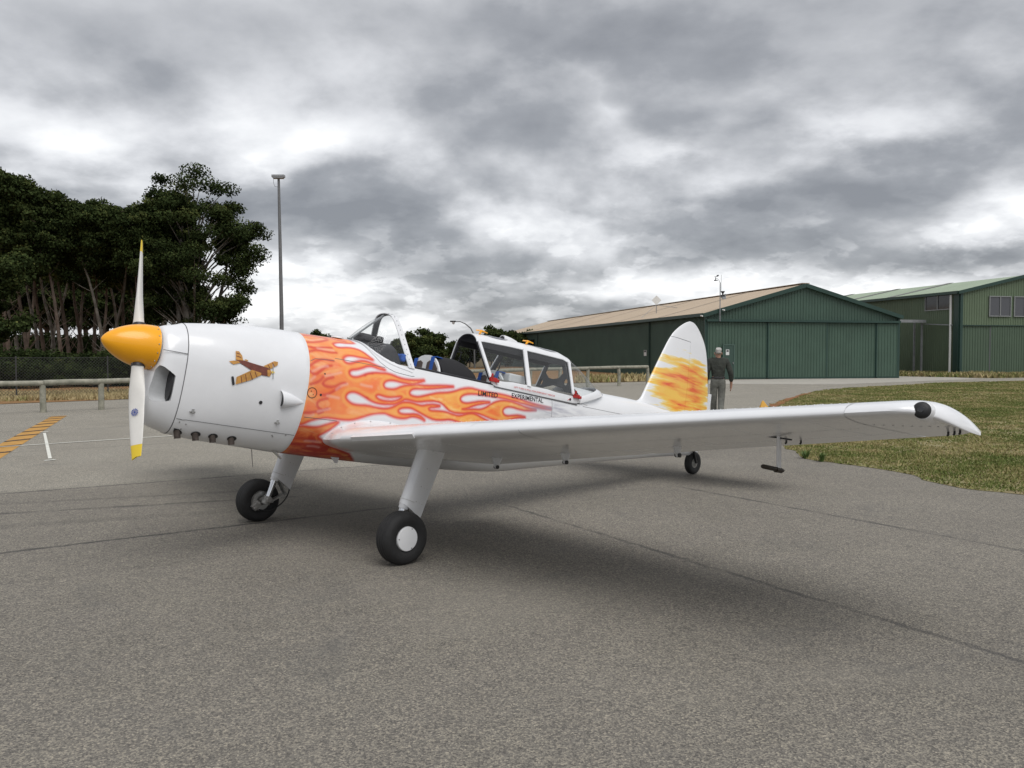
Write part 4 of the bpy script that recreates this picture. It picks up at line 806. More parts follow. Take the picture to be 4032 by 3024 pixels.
def flame_material():
    m=bpy.data.materials.new('flame_airbrush'); m.use_nodes=True; k=NT(m.node_tree); p=k.n['Principled BSDF']
    def at_(n): a=k.new('ShaderNodeAttribute'); a.attribute_name=n; return a.outputs['Fac']
    sd_,wr,ww,fx,fs=at_('fl_sd'),at_('fl_red'),at_('fl_white'),at_('fl_x'),at_('fl_s')
    tc=k.new('ShaderNodeTexCoord'); mp=k.new('ShaderNodeMapping'); k.link(tc.outputs['Object'],mp.inputs[0]); mp.inputs['Scale'].default_value=(.45,1,1)
    n1=k.noise(mp.outputs[0],9,4,.6,.6); n2=k.noise(mp.outputs[0],4,3,.6,1.0)
    fill=k.mix(k.mr(n2,.38,.62),(.86,.215,.05),(.90,.46,.11)); fill=k.mix(k.mr(n1,.46,.72),fill,(.86,.17,.06))
    rim=k.m('ADD',k.m('ADD',sd_,.003),k.m('MULTIPLY',k.m('SUBTRACT',n1,.5),.018)); wv=k.mr(n2,.3,.7,.6,2.4); edge=k.mr(k.m('DIVIDE',rim,wv),-.003,.015,smooth=True)
    glow=k.m('EXPONENT',k.m('MULTIPLY',k.m('POWER',k.m('DIVIDE',k.m('SUBTRACT',rim,.030),.014),2.0),-1.0)); fill=k.mix(k.m('MULTIPLY',glow,.5),fill,(.90,.52,.12))
    n4=k.noise(mp.outputs[0],6,3,.6,.8); fill=k.mix(k.m('MULTIPLY',k.mr(n4,.55,.70),.7),fill,(.93,.66,.30))
    c=k.mix(edge,(.66,.035,.03),fill)
    front=k.m('MULTIPLY',k.mr(fx,.9,-.45),k.mr(n2,.32,.6)); c=k.mix(k.m('MULTIPLY',front,.5),c,(.78,.11,.06))
    bel=k.mr(fs,.62,.80,smooth=True); c=k.mix(k.m('MULTIPLY',bel,k.mr(n1,.3,.55)),c,(.46,.035,.02))
    rw=k.m('MULTIPLY',k.m('EXPONENT',k.m('MULTIPLY',k.m('POWER',k.m('DIVIDE',wr,.014),2.0),-1.0)),.85); c=k.mix(rw,c,(.62,.045,.035))
    lw=k.m('MULTIPLY',k.m('EXPONENT',k.m('MULTIPLY',k.m('POWER',k.m('DIVIDE',ww,.012),2.0),-1.0)),.34); c=k.mix(lw,c,(.84,.62,.56))
    # overspray outside the outline, then bare white
    out=k.mr(sd_,-.034,.002,smooth=True); out=k.m('POWER',out,1.2)
    white=k.mix(k.mr(k.noise(tc.outputs['Object'],2.2,5,.6),.3,.7),(.74,.75,.765),(.77,.78,.80))
    c=k.mix(out,white,c)
    # tail of the flames cools to violet and blue grey
    cool=k.mr(fx,1.75,2.45,smooth=True)
    c=k.mix(k.m('MULTIPLY',cool,out),c,k.mix(k.mr(n1,.4,.6),(.36,.20,.24),(.20,.23,.33)))
    sm=k.m('MULTIPLY',k.m('MULTIPLY',k.mr(fx,1.8,2.3,smooth=True),k.mr(fx,3.1,2.4,smooth=True)),k.m('EXPONENT',k.m('MULTIPLY',k.m('POWER',k.m('DIVIDE',k.m('SUBTRACT',fs,.13),.08),2.0),-1.0)))
    mp2=k.new('ShaderNodeMapping'); k.link(tc.outputs['Object'],mp2.inputs[0]); mp2.inputs['Scale'].default_value=(.16,1,1); n3=k.noise(mp2.outputs[0],16,3,.6)
    c=k.mix(k.m('MULTIPLY',sm,k.mr(n3,.42,.66)),c,(.30,.30,.38))
    k.link(c,p.inputs['Base Color']); p.inputs['Roughness'].default_value=.28; p.inputs['Coat Weight'].default_value=.35; p.inputs['Coat Roughness'].default_value=.08
    return m
FLAME=flame_material()
X0,XC0,XC1,XE=-.523,.36,2.84,5.56
def build_fuselage():
    xs=np.unique(np.r_[np.arange(X0,2.695,.011),np.linspace(2.7,XE,56),XC0,XC1]); NTp,NB=26,104; ring=2*(NTp+NB); V=np.zeros((len(xs),ring,3)); S=np.zeros((len(xs),ring))
    for i,x in enumerate(xs):
        y,z,s=section(x,160); sg=np.r_[np.linspace(s[0],0,NTp,endpoint=False),np.linspace(0,s[-1],NB+1)]
        yy,zz=np.interp(sg,s,y),np.interp(sg,s,z)
        V[i,:NTp+NB+1]=np.stack([np.full(NTp+NB+1,x),-yy,zz],-1); S[i,:NTp+NB+1]=sg
        V[i,NTp+NB+1:]=np.stack([np.full(NTp+NB-1,x),yy[1:-1][::-1],zz[1:-1][::-1]],-1); S[i,NTp+NB+1:]=sg[1:-1][::-1]
    I,J=np.meshgrid(np.arange(len(xs)-1),np.arange(ring),indexing='ij'); J2=(J+1)%ring
    F=np.stack([I*ring+J,I*ring+J2,(I+1)*ring+J2,(I+1)*ring+J],-1)
    top=(J<NTp)|(J>=ring-NTp); xm=(xs[I]+xs[I+1])/2; keep=~(top&(xm>XC0)&(xm<XC1))
    wb=np.interp(xm,[-.014,.047,.082,.13,.191,.26,.342,.442],[-.307,-.208,-.134,-.083,-.043,-.013,.005,.018]); sm=(S[I,J]+S[I,J2])/2
    black=((xm>-.012)&(xm<XC0+.02)&(sm<wb-.004))[keep]; F=F[keep]
    o=raw('fuselage',V.reshape(-1,3),F,FLAME,AC,True); o.data.materials.append(BLKP); o.data.polygons.foreach_set('material_index',black.astype(np.int32))
    P=np.stack([np.repeat(xs,ring),S.ravel()],-1); near=P[:,0]<2.75; Q=P[near]
    body=smooth_poly(FL_BODY,True,1); sdv=np.full(len(P),-1.0); q=poly_sd(Q,body); q=np.minimum(q,-poly_sd(Q,smooth_poly(FL_HOLE))); q=np.maximum(q,poly_sd(Q,smooth_poly(FL_BELLY,True,1))); sdv[near]=q
    rd=np.full(len(P),9.0); rd[near]=line_d(Q,FL_RED); wd=np.full(len(P),9.0); wd[near]=line_d(Q,FL_WHITE)
    for n,a in (('fl_sd',sdv),('fl_red',rd),('fl_white',wd),('fl_x',P[:,0]),('fl_s',P[:,1])):
        at_=o.data.attributes.new(n,'FLOAT','POINT'); at_.data.foreach_set('value',a.astype(np.float32))
    return o
FUS=build_fuselage()
# firewall edge, seams, filler caps, lettering on the flanks
for sd_ in (1,-1):
    for path in ([(-.515,.14),(-.471,.111),(-.38,.10),(-.292,.095)],[(-.285,.069),(-.05,.062),(.198,.056)],[(-.038,-.259),(.03,-.185),(.082,-.069),(.15,.014),(.216,.054),(.301,.08),(.469,.086),(.505,.08)],[(2.33,.02),(2.33,.45)],[(2.86,.02),(3.4,.012),(4.2,-.01)],[(-.5,.60),(-.2,.59)]):
        b=MB(); surf_strip(b,path,.004,.0012,sd_); aobj(b,'panel_seam',SEAM,FUS,False)
n=28
for sd_ in (1,-1):
    b=MB()
    cxy=(-.478,.397); vs=[]
    for j in range(n):
        a=2*math.pi*j/n
        for r in (.038,.044): vs.append(SP(cxy[0]+r*math.cos(a),cxy[1]+r*math.sin(a),.002,sd_))
    b.add(vs,[(2*j,2*((j+1)%n),2*((j+1)%n)+1,2*j+1) for j in range(n)]); aobj(b,'filler_ring',mat('dark_ring_paint',(.07,.04,.02),.6),FUS,False)
def disc(name,x,s,r,m,parent,off=.0025,side=1): return decal(name,[(x+r*math.cos(2*math.pi*j/14),s+r*math.sin(2*math.pi*j/14)) for j in range(14)],m,parent,off,side,1)
disc('drain_hole',-.399,.401,.010,BLKP,FUS); disc('fastener',-.488,.385,.004,BLKP,FUS); disc('fastener',-.466,.41,.004,BLKP,FUS); disc('fastener',-.385,.225,.007,BROWNEX,FUS)
def lettering(name,txt,x0,x1,s0a,s0b,h,m,parent,fn,bold=.012,sq=1.0):
    cu=bpy.data.curves.new(name,'FONT'); cu.body=txt; cu.size=1; cu.offset=bold; cu.resolution_u=3; o=bpy.data.objects.new(name,cu); COL.objects.link(o)
    dg=bpy.context.evaluated_depsgraph_get(); me=bpy.data.meshes.new_from_object(o.evaluated_get(dg)); bpy.data.objects.remove(o); bpy.data.curves.remove(cu)
    co=np.zeros(len(me.vertices)*3); me.vertices.foreach_get('co',co); co=co.reshape(-1,3); u=(co[:,0]-co[:,0].min())/np.ptp(co[:,0]); v=(co[:,1]-co[:,1].min())/np.ptp(co[:,1])
    b=MB(); b.add([fn(x0+(x1-x0)*a,s0a+(s0b-s0a)*a-h*c) for a,c in zip(u,v)],[list(p.vertices) for p in me.polygons]); bpy.data.meshes.remove(me); return aobj(b,name,m,parent,False)
LETB=mat('black_lettering',(.015,.015,.018),.5)
lettering('lettering','LIMITED',1.268,1.523,.138,.121,.049,LETB,FUS,lambda x,s:SP(x,s,.004),bold=.004)
lettering('lettering','EXPERIMENTAL',1.718,2.185,.090,.078,.046,LETB,FUS,lambda x,s:SP(x,s,.004),bold=.004)
b=MB(); b.lathe([(.055,0),(.05,.014),(.02,.02),(0,.021)],20,Matrix.Translation((-.13,.02,1.735))); aobj(b,'navigation_puck',WHITE2,FUS)
b=MB(); b.box((.95,.352,1.05),(.004,.03,.10)); b.box((.62,.372,.985),(.03,.004,.05)); aobj(b,'tie_tag',WHITE2,FUS,False)
# cockpit tub, sills, instrument coaming
b=MB(); rings=[]
for x in np.linspace(XC0+.005,2.82,24):
    y,z,s=section(x,120); sg=np.linspace(.004,s[-1]*.55,10); yy=np.interp(sg,s,y)-.014; zz=np.interp(sg,s,z)
    r=[(x,a,c) for a,c in zip(yy,zz)]+[(x,-a,c) for a,c in list(zip(yy,zz))[::-1]]; rings.append(r)
b.loft(rings,closed=False); aobj(b,'cockpit_lining',mat('cockpit_grey',(.05,.052,.055),.7))
b=MB()
for sd_ in (1,-1):
    b.tube([Vector((x,sd_*(surf(x,0)[0]-.004),SILL+.004)) for x in np.linspace(.47,2.8,30)],.011,8)
aobj(b,'sill_rail',BLKP)
b=MB(); y,z,s=section(XC0,60); m_=z>SILL-.25; out=[(a,c) for a,c in zip(y[m_],z[m_])]; out=out+[(-a,c) for a,c in out[::-1] if a>1e-4]
b.plate([out],lambda u,v,w:(XC0+w,u*.985,v-.004),.012); aobj(b,'instrument_panel',BLKP,smooth=False)
b=MB(); b.box((.20,0,1.79),(.20,.20,.05)); b.box((.15,0,1.815),(.12,.10,.035)); b.box((.25,0,1.80),(.06,.26,.05)); aobj(b,'coaming_pad',mat('dark_grey_vinyl',(.05,.05,.055),.8),smooth=False,bevel=.015)
for yy in (.21,.27):
    b=MB(); b.box((.40,yy,1.66),(.05,.06,.07)); aobj(b,'blue_strap',BLUE,smooth=False,bevel=.015)
# seats: rounded white back plates with leather insets and blue harness
def arch(hw,z0,zt,n=20,e=2.3): return [(hw*abs(math.cos(a))**(2/e)*(1 if math.cos(a)>=0 else -1),z0+(zt-z0)*abs(math.sin(a))**(2/e)) for a in np.linspace(0,math.pi,n)]
def seat(xc,zt,lean,parent=None):
    L=lambda u,v,w:(xc+lean*(v-1.5)+w,u,v)
    b=MB(); b.plate([arch(.29,1.30,zt)],L,.02); st=aobj(b,'seat_back',WHITE2,smooth=False)
    for sx in (-1,1):
        o=[(sx*.035,1.36),(sx*.035,zt-.075),(sx*.07,zt-.055),(sx*.14,zt-.07),(sx*.20,zt-.13),(sx*.225,zt-.22),(sx*.225,1.36)]
        for face in (-.013,.013):
            b=MB(); b.plate([o],lambda u,v,w:L(u,v,w+face),.008); aobj(b,'leather_inset',LEATHER,st,False)
    for yy in (-.14,.11):
        b=MB(); pts=[]
        ztop=1.30+(zt-1.30)*(1-(abs(yy)/.29)**2.3)**(1/2.3)
        for t in np.linspace(0,1,9):
            v=ztop-.26+.262*t; pts.append((L(yy,v,-.020)))
        pts+=[L(yy,ztop+.006,.0),L(yy,ztop+.004,.06),L(yy-.02,ztop-.01,.12)]
        vs=[]
        for p in pts: vs+=[(p[0],p[1]-.024,p[2]),(p[0],p[1]+.024,p[2]),(p[0]+.006,p[1]+.024,p[2]+.006),(p[0]+.006,p[1]-.024,p[2]+.006)]
        b.loft([vs[4*i:4*i+4] for i in range(len(pts))]); aobj(b,'harness_strap',BLUE,st,False)
    return st
seat(.86,1.775,.10); seat(1.70,1.775,.10)
b=MB(); rings=[]
for x,hw,zt in ((.90,.27,1.752),(.95,.285,1.775),(1.05,.30,1.785),(1.15,.315,1.785),(1.22,.325,1.77),(1.28,.325,1.74)): rings.append([(x+.10*(1.79-c)*0,a,c) for a,c in arch(hw,1.50,zt,24,2.1)])
b.loft(rings); aobj(b,'coaming_cover',CLOTH)
b=MB(); b.box((2.35,0,1.60),(1.20,.56,.03)); b.box((1.95,0,1.70),(.30,.40,.12)); aobj(b,'rear_shelf',WHITE2,smooth=False,bevel=.03)
# ---- windscreen
def hoopP(t,n_in=0.0,top=2.06,foot=1.58,hw=.335,xf=.47,xt=.35,w2=.15,zz2=2.0):
    """t 0 at port foot .. 1 at starboard foot"""
    pts=[(hw,foot),(w2+(hw-w2)*.25,foot+(zz2-foot)*.78),(w2,zz2-.01),(w2-.045,top-.018),(0,top)]; pts=pts+[(-a,c) for a,c in pts[-2::-1]]
    q=smooth_poly(pts,False,2); L=np.r_[0,np.cumsum(np.hypot(*np.diff(q,axis=0).T))]; L/=L[-1]
    y=np.interp(t,L,q[:,0]); z=np.interp(t,L,q[:,1]); cy,cz=0,1.75; k=1-n_in
    return Vector((xf+(xt-xf)*(z-foot)/(top-foot),cy+(y-cy)*k,foot+(z-foot)*(1-n_in*.6)))
WSB=np.array([(.487,.028),(.442,.018),(.342,.005),(.26,-.013),(.191,-.043),(.13,-.083),(.082,-.134),(.047,-.208),(.0,-.29),(-.02,-.335)])
def wsbase(t):
    u=t*2 if t<=.5 else (1-t)*2; k=u*(len(WSB)-1); x=np.interp(k,range(len(WSB)),WSB[:,0]); s=np.interp(k,range(len(WSB)),WSB[:,1])
    if t==.5 or abs(t-.5)<1e-6: 
        return Vector((-.02,0,float(SF[0](np.array(-.02)))+.003))
    return SP(float(x),float(s),.003,1 if t<.5 else -1)
T=np.linspace(0,1,49); rings=[]
for v in np.linspace(0,1,7):
    r=[]
    for t in T:
        a,c=wsbase(float(t)),hoopP(float(t)); p=a.lerp(c,float(v)); bul=.018*math.sin(math.pi*v); p+=Vector((-bul*.5,math.copysign(bul,p.y)*min(1,abs(p.y)/.1),bul*.5)); r.append(p)
    rings.append(r)
WS=MB(); WS.loft(rings,closed=False); ws=aobj(WS,'windscreen',PERSPEX)
def band(path_o,path_i,th,b):
    n=len(path_o); vs=[]
    for o,i in zip(path_o,path_i): vs+=[o,i,i+Vector((th,0,0)),o+Vector((th,0,0))]
    b.loft([vs[4*i:4*i+4] for i in range(n)])
b=MB(); tt=np.linspace(0,1,61); b.loft([[hoopP(t,-.012)+Vector((-.034,0,0)),hoopP(t,-.012)+Vector((.034,0,0)),hoopP(t,.012)+Vector((.034,0,0)),hoopP(t,.012)+Vector((-.034,0,0))] for t in tt]); wsf=aobj(b,'windscreen_frame',WHITE,ws)
b=MB(); b.loft([[hoopP(t,.014)+Vector((-.026,0,0)),hoopP(t,.014)+Vector((.026,0,0)),hoopP(t,.034)+Vector((.026,0,0)),hoopP(t,.034)+Vector((-.026,0,0))] for t in tt]); aobj(b,'frame_lining',mat('frame_inner_grey',(.10,.105,.11),.6),ws)
b=MB()
for t in np.linspace(.03,.47,13):
    p=hoopP(float(t),-.014); b.lathe([(.0055,-.003),(.004,.003),(0,.0035)],8,Matrix.Translation(p)@Vector((0,1,.5)).to_track_quat('Z','Y').to_matrix().to_4x4())
aobj(b,'frame_rivets',STEEL,wsf)['kind']='stuff'
b=MB(); a,c=wsbase(.5)+Vector((.03,0,.004)),hoopP(.5)+Vector((-.02,0,-.012)); b.bar(a,c,.022,.010); aobj(b,'centre_strip',mat('smoky_grey',(.20,.21,.22),.5),ws,False)
b=MB()
for sd_ in (1,-1): surf_strip(b,[(q[0],q[1]+.012) for q in WSB[:-1]],.026,.004,sd_,40)
aobj(b,'base_strip',WHITE,ws)
# ---- sliding canopy, pushed half way back
CZ=lambda x:float(np.interp(x,[1.34,1.45,1.8,2.2,2.6,2.74],[2.082,2.098,2.115,2.124,2.128,2.10]))
def roofpts(x,dz=0.0,n=13):
    zr=CZ(x); q=smooth_poly([(.150,zr-.085),(.128,zr-.045),(.07,zr-.010),(0,zr),(-.07,zr-.010),(-.128,zr-.045),(-.150,zr-.085)],False,2)
    return [Vector((x,a*(1-dz*3),c-dz)) for a,c in q]
CAN=MB(); xs=np.r_[np.linspace(1.345,2.6,14),2.66,2.70,2.74]; CAN.loft([roofpts(x)+roofpts(x,.006)[::-1] for x in xs]); can=aobj(CAN,'canopy',WHITE)
b=MB(); b.loft([roofpts(x,.0075)+roofpts(x,.014)[::-1] for x in xs]); aobj(b,'roof_lining',BLKP,can)
def P2(x,sd_): return Vector((x,sd_*.150,CZ(x)-.085))
def P3(x,sd_): return Vector((x,sd_*float(np.interp(x,[1.4,1.95,2.67],[.337,.337,.292])),float(np.interp(x,[1.4,1.95,2.67],[1.640,1.645,1.665]))))
posts=[(1.42,1.365),(1.945,2.0),(2.672,2.690)]
for sd_ in (1,-1):
    for (f0,t0),(f1,t1) in zip(posts,posts[1:]):
        b=MB(); b.loft([[P3(f0+(f1-f0)*u,sd_).lerp(P2(t0+(t1-t0)*u,sd_),v)+Vector((0,sd_*.012*math.sin(math.pi*v),0)) for v in np.linspace(0,1,7)] for u in np.linspace(0,1,9)],closed=False); aobj(b,'canopy_pane',PERSPEX2,can)
    for i,(f,t) in enumerate(posts):
        b=MB(); a,c=P3(f,sd_),P2(t,sd_); o=Vector((0,sd_*.009,.004)); w=.034 if i!=1 else .05
        b.bar(a+o,c+o,w,.014,up=(1,0,0) if False else (0,1,.4)); pst=aobj(b,'canopy_post',WHITE,can,False)
        b=MB(); b.bar(a-o*1.1,c-o*1.1,w*.9,.016,up=(0,1,.4)); aobj(b,'post_lining',BLKP,pst,False)
    b=MB()
    for x0,x1 in ((1.38,2.70),): b.bar(P2(x0,sd_)+Vector((0,-sd_*.012,-.02)),P2(x1,sd_)+Vector((0,-sd_*.012,-.02)),.012,.055,up=(0,0,1))
    aobj(b,'cant_rail',BLKP,can,False)
    b=MB(); b.bar(P3(1.41,sd_)+Vector((0,sd_*.006,.006)),P3(2.69,sd_)+Vector((0,sd_*.006,.006)),.010,.018); aobj(b,'pane_bead',STEEL,can,False)
    # grab handle inside
    for xp in (1.40,1.96):
        b=MB(); a=P3(xp,sd_).lerp(P2(xp,sd_),.28); c=P3(xp,sd_).lerp(P2(xp,sd_),.72); inn=Vector((.045,-sd_*.03,0)); b.tube([a,a+inn,a.lerp(c,.5)+inn*1.25,c+inn,c],.007,6); aobj(b,'grab_handle',BLKP,can)
    # skirt
    b=MB(); rings=[]
    for x in np.linspace(1.43,2.80,22):
        t3=P3(min(x,2.67),sd_); top=Vector((x,t3.y,t3.z+(.012 if x<2.67 else .012+(x-2.67)*.1))); ys=surf(x,.002)[0]; lowz=float(np.interp(x,[1.43,1.50,2.7,2.8],[1.60,1.574,1.583,1.60])); yl=surf(x,SILL-lowz)[0]+.010
        rings.append([top,Vector((x,sd_*(max(ys,abs(t3.y))+.010),(top.z+lowz)/2+.01)),Vector((x,sd_*yl,lowz)),Vector((x,sd_*(yl-.006),lowz)),Vector((x,t3.y-sd_*.008,top.z-.004))])
    b.loft(rings); skt=aobj(b,'canopy_skirt',WHITE,can,angle=60)
    b=MB(); b.tube([Vector((x,sd_*(surf(x,.02)[0]+.006),1.574)) for x in np.linspace(1.47,2.75,16)],.006,6); aobj(b,'skirt_seal',SEAM,skt)
    for xp in (1.415,2.685):
        b=MB(); p=P3(xp,sd_)+Vector((.025,sd_*.018,-.004)); b.box(p,(.085,.03,.042)); b.box(p+Vector((.045,sd_*.008,-.006)),(.04,.03,.03)); b.tube([p+Vector((-.03,sd_*.01,.01)),p+Vector((-.035,sd_*.02,.055))],.012,8); aobj(b,'release_handle',RED,can,False,bevel=.008)
def skirt_fn(x,h):   # point on the port skirt, h = height
    t3=P3(min(x,2.67),1); ys=surf(x,.002)[0]; yo=max(ys,t3.y)+.0135; return Vector((x,yo-(h-1.61)*.10,h))
lettering('rescue_lettering','LIFT TURN & PULL FOR EMERGENCY RESCUE',1.735,2.36,0,.0,.016,REDP,can,lambda x,s:skirt_fn(x,1.603-s-(x-1.735)*-.004),bold=.0)
b=MB(); b.lathe([(.014,0),(.014,.003)],14,Matrix.Translation(skirt_fn(2.62,1.615))@Vector((0,1,.1)).to_track_quat('Z','Y').to_matrix().to_4x4()); aobj(b,'skirt_hole',BLKP,can)
for (xa,sg) in ((1.48,1),(2.60,-1)):
    b=MB(); p=skirt_fn(xa,1.612); b.bar(p+Vector((-.02,0,.014*sg)),p+Vector((.02,0,-.014*sg)),.004,.002,up=(0,1,0)); aobj(b,'arrow_mark',REDP,can,False)
# rear perspex cone and its fairing
rings=[]
rearU=[P3(2.675,1).lerp(P2(2.692,1),v) for v in np.linspace(0,1,6)]+roofpts(2.735)[2:-2]+[P2(2.692,-1).lerp(P3(2.675,-1),v) for v in np.linspace(0,1,6)]
endU=[]
N=len(rearU)
for i in range(N):
    a=math.pi*(i/(N-1)); cx=math.cos(a); up=math.sin(a)**.8; endU.append(Vector((2.80+.46*up,.285*cx*(1-.0*up),1.668+.165*up)))
b=MB(); b.loft([[p.lerp(q,v)+Vector((0,0,.012*math.sin(math.pi*v))) for p,q in zip(rearU,endU)] for v in np.linspace(0,1,7)],closed=False); aobj(b,'rear_pane',PERSPEX2,can)
lowU=[]
for i in range(N):
    a=math.pi*(i/(N-1)); cx=math.cos(a); up=math.sin(a)**.8; lowU.append(Vector((2.79+.61*up,(.300-.10*up*0)*cx,1.594+.195*up)))
b=MB(); b.loft([endU,[p.lerp(q,.5)+Vector((0,p.y*.03,.008)) for p,q in zip(endU,lowU)],lowU],closed=False); aobj(b,'rear_fairing',WHITE,can)
# roof details
def roofpatch(x0,x1,hw,off,m,name):
    b=MB(); n=26; vs=[]; c=((x0+x1)/2)
    outl=[(c+(x1-x0)/2*math.copysign(abs(math.cos(a))**.75,math.cos(a)),hw*math.sin(a)) for a in np.linspace(0,2*math.pi,n,endpoint=False)]
    def rz(x,y): q=roofpts(x); ys=[p.y for p in q][::-1]; zs=[p.z for p in q][::-1]; return float(np.interp(y,ys,zs))
    vs=[Vector((x,y,rz(x,y)+off)) for x,y in outl]+[Vector((c+(x-c)*.5,y*.5,rz(c+(x-c)*.5,y*.5)+off)) for x,y in outl]+[Vector((c,0,rz(c,0)+off))]
    fs=[(i,(i+1)%n,n+(i+1)%n,n+i) for i in range(n)]+[(n+i,n+(i+1)%n,2*n) for i in range(n)]; b.add(vs,fs); return aobj(b,name,m,can)
ROOFW=mat('smoked_roof_pane',(.10,.10,.115),.1,spec=.9)
roofpatch(1.50,1.86,.105,.004,ROOFW,'roof_pane'); roofpatch(2.20,2.60,.105,.004,ROOFW,'roof_pane')
for xh in (1.455,2.115):
    b=MB(); z=CZ(xh); b.tube([(xh-.02,.07,z-.008),(xh+.0,.075,z+.022)],.011,8); b.tube([(xh-.045,.04,z+.024),(xh,.075,z+.026),(xh+.07,.085,z+.016)],[.006,.009,.005],8); aobj(b,'emergency_handle',YEL,can)
b=MB(); M_=Matrix.Translation((1.90,-.03,2.115))@Matrix.Rotation(R(90),4,'Y'); b.lathe([(.045,-.06),(.047,-.03),(.040,.05),(.022,.14),(0,.19)],16,M_); sc_=aobj(b,'air_scoop',WHITE2,can)
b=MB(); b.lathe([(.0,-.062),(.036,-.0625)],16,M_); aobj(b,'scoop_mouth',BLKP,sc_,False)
# roll-over frame seen through the rear panes
def circ(cx,cz,rx,rz,n=18): return [(cx+rx*math.cos(2*math.pi*i/n),cz+rz*math.sin(2*math.pi*i/n)) for i in range(n)][::-1]
outer=[(-.285,1.66),(-.13,2.04),(0,2.075),(.13,2.04),(.285,1.66),(.21,1.66),(.15,1.735),(0,1.765),(-.15,1.735),(-.21,1.66)]
b=MB(); b.plate([outer,[(-.10,1.99),(-.135,1.90),(-.08,1.845),(0,1.83),(.08,1.845),(.135,1.90),(.10,1.99),(0,2.02)][::-1],circ(-.185,1.80,.028,.036,12),circ(.185,1.80,.028,.036,12)],lambda u,v,w:(2.655+w,u,v),.014); aobj(b,'rollover_frame',mat('frame_dark_grey',(.055,.056,.06),.6),can,False)

# ---- engine cowling
def cowl_rings(x0,x1,n,ext=0.0):
    R_=[]
    for x in np.linspace(x0,x1,n):
        y,z,s=section(x,40); y=y*(1+ext); z=1.2+(z-1.2)*(1+ext); R_.append([Vector((x,a,c)) for a,c in zip(y,z)]+[Vector((x,-a,c)) for a,c in zip(y[-2:0:-1],z[-2:0:-1])])
    return R_
b=MB(); b.loft(cowl_rings(-1.468,-.527,50,.004),caps=False); cowl=aobj(b,'cowling',WHITE)
b=MB(); b.loft([cowl_rings(-.56,-.5,2,.0035)[0],cowl_rings(-.527,-.52,2,.0055)[0],cowl_rings(-.5215,-.52,2,.001)[0]],caps=False); aobj(b,'cowling_lip',WHITE2,cowl)
b=MB()
for sd_ in (1,-1):
    zl=lambda x:float(np.interp(x,[-1.46,-1.09,-.53],[.872,.868,.862]))
    def s_at(x,z): y,zz,s=section(x); return float(np.interp(-z,-zz,s))
    b=MB(); surf_strip(b,[(x,s_at(x,zl(x))) for x in np.linspace(-1.462,-.53,14)],.0042,.0052,sd_,40); aobj(b,'panel_seam',SEAM,cowl,False)
b=MB()
for sd_ in (1,-1):
    for x,s in [(-.60,s_at(-.60,.855)),(-.71,s_at(-.71,.84)),(-.70,s_at(-.70,.83)),(-1.43,s_at(-1.43,.85)),(-1.40,s_at(-1.40,.80)),(-1.38,s_at(-1.38,.84))]:
        p=SP(x,s,.004,sd_); b.lathe([(.006,-.002),(.004,.003),(0,.0035)],8,Matrix.Translation(p)@Vector((0,sd_,-.2)).to_track_quat('Z','Y').to_matrix().to_4x4())
aobj(b,'cowl_screws',STEEL,cowl)['kind']='stuff'
for (x,s) in ((-1.366,.717),(-.711,.677)):
    p=SP(x,s,.005); b=MB(); b.box(p,(.045,.008,.012)); b.box(p+Vector((0,.008,.006)),(.016,.014,.034)); aobj(b,'cowl_latch',STEEL,cowl,False,bevel=.003)
disc('vent_hole',-.886,.54,.014,BLKP,cowl,.006)
decal('vent_slot',[(-1.136+.010*math.cos(a),.395+.010*math.sin(a)) for a in np.linspace(math.pi,2*math.pi,8)]+[(-1.122+.010*math.cos(a),.440+.010*math.sin(a)) for a in np.linspace(0,math.pi,8)],BLKP,cowl,.007)
# small generic toy-plane emblem painted on the port flank
EMB_O=mat('emblem_ochre',(.50,.25,.06),.4,var=.25,vs=30); EMB_B=mat('emblem_brown',(.16,.045,.03),.4,var=.25,vs=30); EMB_Y=mat('emblem_yellow',(.80,.58,.06),.4)
emb=decal('emblem_body',[(-1.133,.255),(-1.09,.247),(-.99,.257),(-.92,.263),(-.858,.274),(-.842,.30),(-.856,.332),(-.917,.333),(-.999,.312),(-1.088,.278)],EMB_B,cowl,.0065)
for nm,pl,m_ in (('emblem_wing',[(-1.0,.308),(-.924,.316),(-.924,.334),(-1.0,.386),(-1.105,.440),(-1.108,.385)],EMB_O),('emblem_wing',[(-.915,.262),(-.83,.206),(-.798,.205),(-.80,.232),(-.855,.272)],EMB_O),('emblem_fin',[(-1.134,.19),(-1.108,.186),(-1.084,.215),(-1.074,.252),(-1.13,.258)],EMB_O),('emblem_tail',[(-1.18,.281),(-1.147,.268),(-1.112,.263),(-1.094,.274),(-1.145,.297)],EMB_O),('emblem_tail',[(-1.066,.246),(-1.058,.238),(-1.034,.240),(-1.04,.250)],EMB_O),('emblem_ring',[(-.880,.284),(-.866,.279),(-.850,.284),(-.846,.31),(-.856,.333),(-.874,.330)],EMB_O),('emblem_spinner',[(-.845,.286),(-.826,.285),(-.818,.291),(-.826,.302),(-.842,.304)],EMB_Y)):
    decal(nm,pl,m_,emb,.008)
